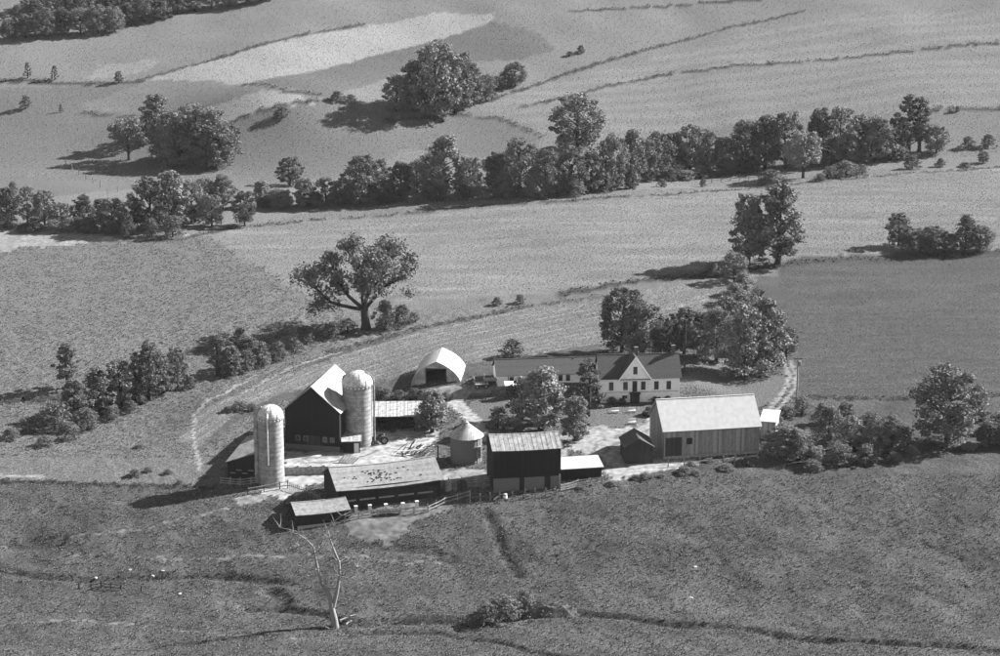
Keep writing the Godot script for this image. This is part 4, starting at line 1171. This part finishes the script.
func things() -> void:
	var o: Node3D
	var mb: MB
	# dead tree by the creek
	var p := gp(335, 626)
	o = thing("dead_tree", "bare forked dead tree with pale bleached limbs by the creek", "tree", p)
	var s := mpp(p)
	var trunk := MB.new()
	var stem := [[0, 0, 0.8], [-1, 8, 0.6], [-2, 16, 0.54], [-3, 25, 0.5]]
	var parts := [[stem, 0.0], [[[-3, 22, 0.44], [-7, 34, 0.38], [-12, 46, 0.3], [-15, 60, 0.22], [-17, 72, 0.2], [-20, 84, 0.15], [-26, 92, 0.12], [-34, 98, 0.09], [-40, 99, 0.06]], 0.3], [[[-2, 20, 0.42], [3, 35, 0.34], [5, 52, 0.25], [4, 65, 0.22], [-1, 78, 0.17], [-3, 88, 0.12], [-6, 97, 0.08], [1, 104, 0.06], [8, 110, 0.04]], -0.5], [[[-15, 62, 0.14], [-20, 66, 0.1], [-26, 68, 0.06]], 0.9], [[[-18, 78, 0.12], [-25, 72, 0.09], [-30, 62, 0.05]], 0.2], [[[-20, 86, 0.09], [-28, 84, 0.07], [-34, 82, 0.05]], -0.8], [[[5, 56, 0.13], [10, 61, 0.1], [15, 62, 0.07]], -0.8], [[[4, 47, 0.13], [9, 52, 0.1], [17, 50, 0.06]], 0.2], [[[3, 68, 0.12], [10, 71, 0.09], [16, 68, 0.08], [23, 58, 0.04]], -1.0], [[[-17, 72, 0.1], [-14, 78, 0.08], [-11, 84, 0.05]], 0.6], [[[-34, 98, 0.07], [-44, 101, 0.05], [-52, 103, 0.03]], 0.3], [[[-26, 92, 0.06], [-30, 88, 0.04]], 0.4], [[[-3, 88, 0.08], [4, 93, 0.06], [7, 98, 0.04]], 0.5], [[[1, 104, 0.05], [-2, 110, 0.03]], 0.2], [[[23, 58, 0.05], [26, 52, 0.03]], 0.3], [[[-6, 36, 0.34], [-9, 41, 0.28], [-8, 44, 0.12]], 0.8]]
	var gj := RandomNumberGenerator.new()
	gj.seed = 3
	for q in parts:
		mb = MB.new()
		var prev := Vector3.INF
		var i := 0
		for e in q[0]:
			var v := Vector3((e[0] + gj.randf_range(-1, 1)) * s, e[1] * s * 1.02, q[1] * i * 0.45)
			if e[1] == 0: v.y = -0.5
			if prev != Vector3.INF: mb.tube(prev, v, q[0][i - 1][2] * 0.8, e[2] * 0.8, 8, true)
			if i > 1:
				for tw in 3:
					var td := Vector3(gj.randf_range(-1, 1), gj.randf_range(0.1, 1), gj.randf_range(-1, 1)).normalized()
					var tl := gj.randf_range(0.5, 2.0)
					var tm := v + td * tl * 0.5 + Vector3(gj.randf_range(-0.1, 0.1), 0, 0)
					mb.tube(v, tm, 0.07, 0.045, 5)
					mb.tube(tm, tm + (td + Vector3(gj.randf_range(-0.5, 0.5), 0.3, 0)) * tl * 0.5, 0.045, 0.015, 5)
			prev = v
			i += 1
		part("trunk" if q[1] == 0.0 else "limb", mb, M.deadwood, o)
	for q in [[[340, 622], [356, 616]], [[318, 628], [330, 630]], [[346, 626], [352, 622]]]:
		var a := gp(q[0][0], q[0][1]) + Vector3(0, 0.25, 0)
		var b := gp(q[1][0], q[1][1]) + Vector3(0, 0.2, 0)
		var f := thing("fallen_branch", "bleached fallen branch on the bank under the dead tree", "branch", a, 0, "branches under the dead tree")
		mb = MB.new()
		mb.tube(Vector3.ZERO, (b - a) * 0.6 + Vector3(0, 0.15, 0), 0.13, 0.1, 7, true)
		mb.tube((b - a) * 0.6 + Vector3(0, 0.15, 0), b - a, 0.1, 0.04, 7, true)
		part("stem", mb, M.deadwood, f)
		mb = MB.new()
		mb.tube((b - a) * 0.55 + Vector3(0, 0.1, 0), (b - a) * 0.7 + Vector3(0.2, 0.8, 0.3), 0.1, 0.04, 6, true)
		part("twig", mb, M.deadwood, f)
	# earth mound with old posts at the creek
	p = gp(545, 614)
	var nz := FastNoiseLite.new()
	nz.frequency = 0.5
	mb = MB.new()
	var pts := []
	for j in 13:
		for i in 25:
			var u := i / 24.0 * 2 - 1
			var v := j / 12.0 * 2 - 1
			var yy := 2.3 * pow(maxf(0.0, 1 - u * u * (0.6 + 0.4 * u) - v * v), 0.9) - 0.3 + 0.45 * nz.get_noise_2d(u * 6, v * 6)
			pts.append(Vector3(u * 5.2 - 0.5 * v, yy, v * 2.4))
	for j in 12:
		for i in 24: mb.quad(pts[j * 25 + i], pts[j * 25 + i + 1], pts[(j + 1) * 25 + i + 1], pts[(j + 1) * 25 + i], Vector3.UP)
	o = thing("earth_mound", "dark weedy earth mound on the creek bank", "mound", p)
	part("heap", mb, mat(0.07, 1.0, M.stone.albedo_texture, 0.5), o)
	mb = MB.new()
	var gm := RandomNumberGenerator.new()
	gm.seed = 12
	for k in 420:
		var q: Vector3 = pts[gm.randi() % pts.size()]
		mb.leaf(q + Vector3(gm.randf_range(-0.2, 0.2), 0.15, gm.randf_range(-0.2, 0.2)), Vector3(gm.randfn(), gm.randf(), gm.randfn()).normalized(), 0.24, 0.1, gm)
	meta(part("weed", mb, M.leaf1, o), "", "", "", "stuff")
	for q in [[550, 621], [575, 611], [529, 624], [447, 622], [433, 621], [462, 622], [420, 621], [410, 620]]:
		var a := gp(q[0], q[1])
		o = thing("fence_post", "leaning weathered fence post along the creek", "post", a, 0.3, "creek fence posts")
		mb = MB.new(); mb.bar(Vector3(0, -0.6, 0), Vector3(0.12, 1.15, 0.05), 0.16, 0.16); part("shaft", mb, M.post, o)
		mb = MB.new(); mb.bar(Vector3(0.1, 0.9, 0.06), Vector3(0.13, 0.9, 0.14), 0.05, 0.05); part("staple", mb, M.iron, o)
	# wooden hurdle in the pasture
	fence("board_fence", "short broken board fence standing alone in the pasture", [[91, 590], [101, 588], [121, 590]], 1.9, 1.05, 2, M.post_dark, M.post_dark)
	for q in [[79, 589], [141, 592]]:
		o = thing("fence_post", "lone dark post beside the broken pasture fence", "post", gp(q[0], q[1]), 0.3, "lone pasture posts")
		mb = MB.new(); mb.bar(Vector3(0, -0.6, 0), Vector3(0.05, 1.0, 0.05), 0.17, 0.17); part("shaft", mb, M.post_dark, o)
		mb = MB.new(); mb.box(Vector3(0.05, 1.0, 0.05), Vector3(0.22, 0.08, 0.22)); part("cap", mb, M.post_dark, o)
	for q in [[130, 570], [153, 576], [163, 571], [96, 578], [180, 594], [691, 598], [695, 567]]:
		var a := gp(q[0], q[1])
		o = thing("field_stone", "pale field stone lying in the pasture grass", "stone", a, q[0], "pasture stones")
		mb = MB.new()
		mb.lathe(Vector3.ZERO, [Vector2(0.28, -0.2), Vector2(0.42, 0.05), Vector2(0.33, 0.22), Vector2(0.02, 0.3)], 9, 0.06)
		part("rock", mb, M.concrete, o).scale = Vector3(0.9, 0.5, 0.6)
	# fences round the yard
	fence("yard_fence", "pale board fence before the nearer silo and cattle shed", [[221, 484], [240, 486], [262, 483]], 1.5, 1.35, 3, M.post, M.plank)
	fence("yard_fence", "post and rail fence running past the foot of the nearer silo", [[248, 495], [280, 489], [288, 488]], 2.6, 1.5, 2, M.post_dark, M.post)
	fence("picket_fence", "picket fence curving from the nearer silo to the long barn", [[288, 489], [300, 493], [312, 497], [320, 501]], 0.42, 1.25, 1, M.plank, M.post, 0.1)
	fence("barn_fence", "weathered rail fence below the long barn", [[345, 522], [372, 517], [400, 514], [428, 512], [445, 504], [470, 497]], 2.4, 1.3, 2, M.post, M.plank)
	fence("barn_fence", "pale post fence in front of the black barn", [[470, 503], [500, 500], [525, 498], [556, 495]], 1.9, 1.45, 1, M.post, M.post_dark)
	fence("barn_fence", "rail fence below the low white roofed shed", [[560, 492], [578, 487], [602, 484]], 1.9, 1.4, 3, M.post, M.plank)
	fence("barn_fence", "wire fence posts below the big bright roofed barn", [[668, 467], [700, 465], [735, 462], [757, 459]], 2.2, 1.2, 1, M.post, M.concrete)
	fence("lane_fence", "rail fence between the corn crib yard and black barn", [[436, 487], [462, 484], [492, 482]], 2.0, 1.2, 3, M.plank, M.plank)
	fence("field_fence", "post fence along the stream side grass strip", [[702, 184], [730, 181], [758, 180]], 2.6, 1.3, 1, M.post, M.post)
	fence("field_fence", "post fence on the hillside below the shaded clump", [[66, 166], [108, 194], [118, 192]], 9, 1.6, 0, M.post, M.post)
	# yard wall, posts and gear
	p = gp(285, 474.5)
	o = thing("yard_wall", "low grey concrete wall across the bright barnyard", "wall", p, turned(4))
	for k in 4:
		mb = MB.new(); mb.box(Vector3(1.05 + k * 2.14, 0.35, 0), Vector3(2.1, 1.9, 0.25)); part("panel", mb, M.concrete, o)
		mb = MB.new(); mb.box(Vector3(k * 2.14, 0.45, 0), Vector3(0.3, 2.2, 0.34)); part("pier", mb, M.concrete, o)
	for q in [[331, 514], [356, 512], [370, 511], [386, 510], [403, 509], [417, 507]]:
		o = thing("concrete_post", "stubby white concrete post along the long barn yard", "post", gp(q[0], q[1]), 0.3, "white barnyard posts")
		mb = MB.new(); mb.box(Vector3(0, 0.2, 0), Vector3(0.5, 1.5, 0.4)); part("shaft", mb, M.paint_light, o)
		mb = MB.new(); mb.box(Vector3(0, 0.99, 0), Vector3(0.56, 0.08, 0.46)); part("cap", mb, M.paint_light, o)
	o = thing("feed_trough", "long wooden feed trough in the long barn yard", "trough", gp(376, 515), turned(10))
	mb = MB.new()
	mb.box(Vector3(2, 0.45, 0), Vector3(4, 0.1, 0.8)); mb.box(Vector3(2, 0.65, 0.42), Vector3(4, 0.4, 0.08)); mb.box(Vector3(2, 0.65, -0.42), Vector3(4, 0.4, 0.08))
	part("basin", mb, M.plank, o)
	for x in [0.3, 3.7]:
		mb = MB.new(); mb.box(Vector3(x, 0.0, 0), Vector3(0.14, 0.8, 0.7)); part("leg", mb, M.post, o)
	o = thing("board_heap", "white boards leaning together in the bright yard", "boards", gp(347, 463), turned(-10))
	for k in 6:
		mb = MB.new(); mb.bar(Vector3(-1.4 + 0.45 * k, -0.1, 0.3), Vector3(-0.4 + 0.45 * k, 1.3 - 0.1 * k, -0.6), 0.5, 0.06); part("board", mb, M.paint_light, o)
	o = thing("lumber_pile", "tangled heap of old boards and poles beside the corn crib", "lumber", gp(414, 455), 0)
	var g := RandomNumberGenerator.new()
	g.seed = 9
	for k in 34:
		mb = MB.new()
		var c := Vector3(g.randf_range(-2.2, 2.4), 0.1 + g.randf() * 0.9, g.randf_range(-2.5, 1.5))
		var d := Vector3(g.randf_range(0.4, 1), g.randf_range(-0.15, 0.75), g.randf_range(-1, 0.4)).normalized() * g.randf_range(0.8, 1.9)
		mb.bar(c - d, c + d, 0.22, 0.07)
		part("board", mb, [M.plank, M.paint_light, M.post_dark][k % 3], o)
	for q in [[448, 490, M.metal_old, "upright grey drum standing behind the lower fence"], [462, 490, M.barn_mid, "dark drum standing right of the grey one"], [505, 498, M.paint_light, "pale drum standing before the black barn"]]:
		o = thing("drum", q[3], "drum", gp(q[0], q[1]))
		var r := 0.75 if q[0] < 500 else 0.35
		mb = MB.new(); mb.lathe(Vector3.ZERO, [Vector2(r, -0.3), Vector2(r, r * 1.9), Vector2(r * 0.7, r * 2.15), Vector2(0.02, r * 2.2)], 18); part("shell", mb, q[2], o)
		for y in [0.5, 1.3]:
			mb = MB.new(); mb.lathe(Vector3(0, y * r, 0), [Vector2(r, -0.04), Vector2(r + 0.04, 0), Vector2(r, 0.04)], 18); part("ring", mb, q[2], o)
	o = thing("fallen_board", "white board lying against the fence by the black barn", "board", gp(494, 500), turned(25))
	mb = MB.new(); mb.bar(Vector3(0, 0.05, 0), Vector3(1.3, 0.75, -0.2), 0.35, 0.08); part("plank", mb, M.paint_light, o)
	mb = MB.new(); mb.bar(Vector3(0.3, 0.05, 0.1), Vector3(0.3, 0.5, 0.1), 0.07, 0.07); part("cleat", mb, M.post, o)
	# tractor beside the far silo
	o = thing("tractor", "old dark tractor parked between the far silo and machine shed", "tractor", gp(379, 443.5), turned(200))
	for z in [-0.75, 0.75]: wheel(o, Vector3(-0.7, 0.7, z), 0.72, 0.34)
	for z in [-0.5, 0.5]: wheel(o, Vector3(1.2, 0.36, z), 0.38, 0.18)
	mb = MB.new(); mb.box(Vector3(0.75, 1.05, 0), Vector3(1.5, 0.6, 0.5)); mb.box(Vector3(1.2, 0.6, 0), Vector3(0.5, 0.5, 0.4)); part("hood", mb, M.barn_mid, o)
	mb = MB.new(); mb.box(Vector3(-0.4, 0.8, 0), Vector3(1.0, 0.5, 0.7)); part("axle_housing", mb, M.iron, o)
	mb = MB.new(); mb.box(Vector3(-0.75, 1.25, 0), Vector3(0.45, 0.1, 0.45)); mb.box(Vector3(-0.95, 1.45, 0), Vector3(0.08, 0.35, 0.45)); part("seat", mb, M.paint_light, o)
	mb = MB.new(); mb.tube(Vector3(-0.1, 1.25, 0), Vector3(-0.3, 1.55, 0), 0.03, 0.03, 6, true); mb.tube(Vector3(-0.3, 1.55, 0), Vector3(-0.33, 1.58, 0), 0.2, 0.2, 12, true); part("steering_wheel", mb, M.iron, o)
	mb = MB.new(); mb.tube(Vector3(0.9, 1.3, 0), Vector3(0.9, 2.0, 0), 0.05, 0.05, 8, true); part("exhaust", mb, M.iron, o)
	# wagons in the shade by the wing
	for q in [[484, 384, "flat hay wagon in the shade between the arched shed and wing", 3.6], [474, 388, "low farm cart in the shadow beside the arched shed", 2.6]]:
		o = thing("farm_wagon", q[2], "wagon", gp(q[0], q[1]), turned(8))
		var L: float = q[3]
		for x in [0.5, L - 0.5]:
			for z in [-0.8, 0.8]: wheel(o, Vector3(x, 0.4, z), 0.4, 0.18)
		mb = MB.new(); mb.box(Vector3(L / 2, 0.85, 0), Vector3(L, 0.12, 1.9)); part("bed", mb, M.plank, o)
		mb = MB.new(); mb.box(Vector3(0.05, 1.4, 0), Vector3(0.08, 1.0, 1.8)); part("rack", mb, M.plank, o)
		mb = MB.new(); mb.bar(Vector3(L, 0.6, 0), Vector3(L + 1.4, 0.35, 0), 0.1, 0.1); part("tongue", mb, M.iron, o)
	# well house / oil tank before the wing
	o = thing("pump_box", "small white topped box on posts in front of the wing", "box", gp(510.5, 396), turned(5))
	mb = MB.new(); mb.box(Vector3(0, 0.9, 0), Vector3(1.6, 2.4, 1.2)); part("body", mb, M.barn_dark, o)
	mb = MB.new(); mb.prism([Vector3(-1.1, 2.12, 0.8), Vector3(1.1, 2.12, 0.8), Vector3(1.1, 2.5, -0.8), Vector3(-1.1, 2.5, -0.8)], Vector3(0, 0.1, 0)); part("roof", mb, M.paint_light, o)
	# car behind the barn corner
	o = thing("parked_car", "dark car parked at the drive behind the big barn", "car", gp(652, 414), turned(60))
	mb = MB.new(); mb.prism([Vector3(-2.2, 0.35, 0.85), Vector3(2.2, 0.35, 0.85), Vector3(2.25, 0.85, 0.85), Vector3(1.2, 0.98, 0.85), Vector3(-2.1, 0.98, 0.85), Vector3(-2.3, 0.7, 0.85)], Vector3(0, 0, -1.7)); part("body", mb, M.iron, o)
	mb = MB.new(); mb.prism([Vector3(-1.5, 0.98, 0.72), Vector3(0.9, 0.98, 0.72), Vector3(0.35, 1.5, 0.65), Vector3(-1.1, 1.5, 0.65)], Vector3(0, 0, -1.4)); part("cabin", mb, M.glass, o)
	for x in [-1.35, 1.4]:
		for z in [-0.75, 0.75]: wheel(o, Vector3(x, 0.34, z), 0.34, 0.2)
	# lawn chairs, white on the lawn before the house
	for q in [[615, 413], [632, 412.5], [621, 401.5], [629, 401.5], [632, 424]]:
		o = thing("lawn_bench", "small white bench on the lawn before the farmhouse", "bench", gp(q[0], q[1]), 0.1, "white lawn benches")
		mb = MB.new(); mb.box(Vector3(0, 0.42, 0), Vector3(1.3, 0.07, 0.5)); part("seat", mb, M.paint_light, o)
		mb = MB.new(); mb.box(Vector3(0, 0.72, -0.24), Vector3(1.3, 0.4, 0.06)); part("backrest", mb, M.paint_light, o)
		for x in [-0.55, 0.55]:
			mb = MB.new(); mb.box(Vector3(x, 0.1, 0), Vector3(0.08, 0.6, 0.45)); part("leg", mb, M.paint_light, o)
	pole(796.5, 402, 46, "tall utility pole beside the curve of the farm lane")
	pole(684.5, 372, 52, "dark slender pole at the corner of the farmhouse", false)
	pole(558, 197, 22, "thin pole standing in the stream side trees", false)
	pole(573, 378, 20, "thin pole in front of the house wing", false)
	pole(438, 458, 12, "short thick post beside the lumber pile", false)

func _ready() -> void:
	for n in [[n_big, 0.009, 1], [n_mid, 0.16, 2], [n_fine, 0.62, 3]]:
		n[0].noise_type = FastNoiseLite.TYPE_SIMPLEX_SMOOTH
		n[0].frequency = n[1]
		n[0].seed = n[2]
		n[0].fractal_octaves = 3
	var cam := Camera3D.new()
	cam.name = "camera"
	cam.position = EYE
	cam.rotation_degrees.x = -PITCH
	cam.fov = rad_to_deg(2 * atan(328.0 / F))
	cam.near = 1.0
	cam.far = 6000
	add_child(cam)
	cam.make_current()
	var sky := ProceduralSkyMaterial.new()
	sky.sky_top_color = grey(0.10)
	sky.sky_horizon_color = grey(0.48)
	sky.ground_bottom_color = grey(0.12)
	sky.ground_horizon_color = grey(0.3)
	sky.sky_curve = 0.12
	sky.sun_angle_max = 1.0
	var env := Environment.new()
	env.background_mode = Environment.BG_SKY
	env.sky = Sky.new()
	env.sky.sky_material = sky
	env.background_energy_multiplier = 1.0
	env.tonemap_mode = Environment.TONE_MAPPER_LINEAR
	env.tonemap_exposure = 4.2
	env.sdfgi_enabled = true
	env.ssao_enabled = true
	env.ssil_enabled = true
	env.fog_enabled = true
	env.fog_density = 0.000025
	env.fog_light_color = grey(0.85)
	var we := WorldEnvironment.new()
	we.name = "environment"
	we.environment = env
	add_child(we)
	var sun := DirectionalLight3D.new()
	sun.name = "sun"
	sun.light_energy = 1.6
	sun.light_color = Color(1, 1, 1)
	sun.light_angular_distance = 0.5
	sun.shadow_enabled = true
	var az := deg_to_rad(23.0)
	var el := deg_to_rad(31.5)
	var to_sun := Vector3(cos(az) * cos(el), sin(el), -sin(az) * cos(el))
	add_child(sun)
	sun.look_at_from_position(to_sun * 100, Vector3.ZERO, Vector3.UP)
	materials()
	profile_setup()
	fields()
	var t0 := Time.get_ticks_msec()
	grid(-125, 125, 225, 450, 0.5, 0.625)
	grid(-275, 275, 450, 900, 1.25, 2.0)
	countryside()
	finish_ground()
	print("ground ", Time.get_ticks_msec() - t0)
	buildings()
	trees()
	print("trees ", Time.get_ticks_msec() - t0)
	things()
	tufts("pasture_grass", "coarse grass tussocks covering the lower pasture", 40000, Rect2(-85, -352, 170, 80), ["pasture"], Vector2(0.2, 0.55), 0.13, 0.35, -0.35, 101)
	tufts("weed_growth", "weedy growth speckling the mottled left field and draw", 34000, Rect2(-122, -520, 90, 160), ["left_field", "left_meadow", "grass_waterway"], Vector2(0.18, 0.48), 0.175, 0.5, -0.4, 102)
	tufts("verge_growth", "tall weeds along field edges, ditches and yard margins", 26000, Rect2(-125, -450, 250, 160), ["field_edge", "creek", "farmyard_grass"], Vector2(0.18, 0.5), 0.1, 0.4, -0.3, 103)
	tufts("hedge_growth", "dark weeds along the far field edges", 30000, Rect2(-220, -830, 440, 380), ["field_edge"], Vector2(0.25, 0.65), 0.08, 0.4, -2.0, 104)
	tufts("crop_growth", "short crop growth covering the fields behind the farm", 130000, Rect2(-140, -590, 280, 230), ["middle_field", "upper_field", "right_field", "strip_field", "grass_strip"], Vector2(0.12, 0.32), 0.235, 0.6, -2.0, 105)
	tufts("hill_growth", "short growth covering the hillside fields", 120000, Rect2(-200, -830, 400, 260), ["hillside", "hay_field", "stubble_field", "hay_patch", "meadow", "contour_field"], Vector2(0.15, 0.42), 0.245, 0.6, -2.0, 106)
	print("all ", Time.get_ticks_msec() - t0)
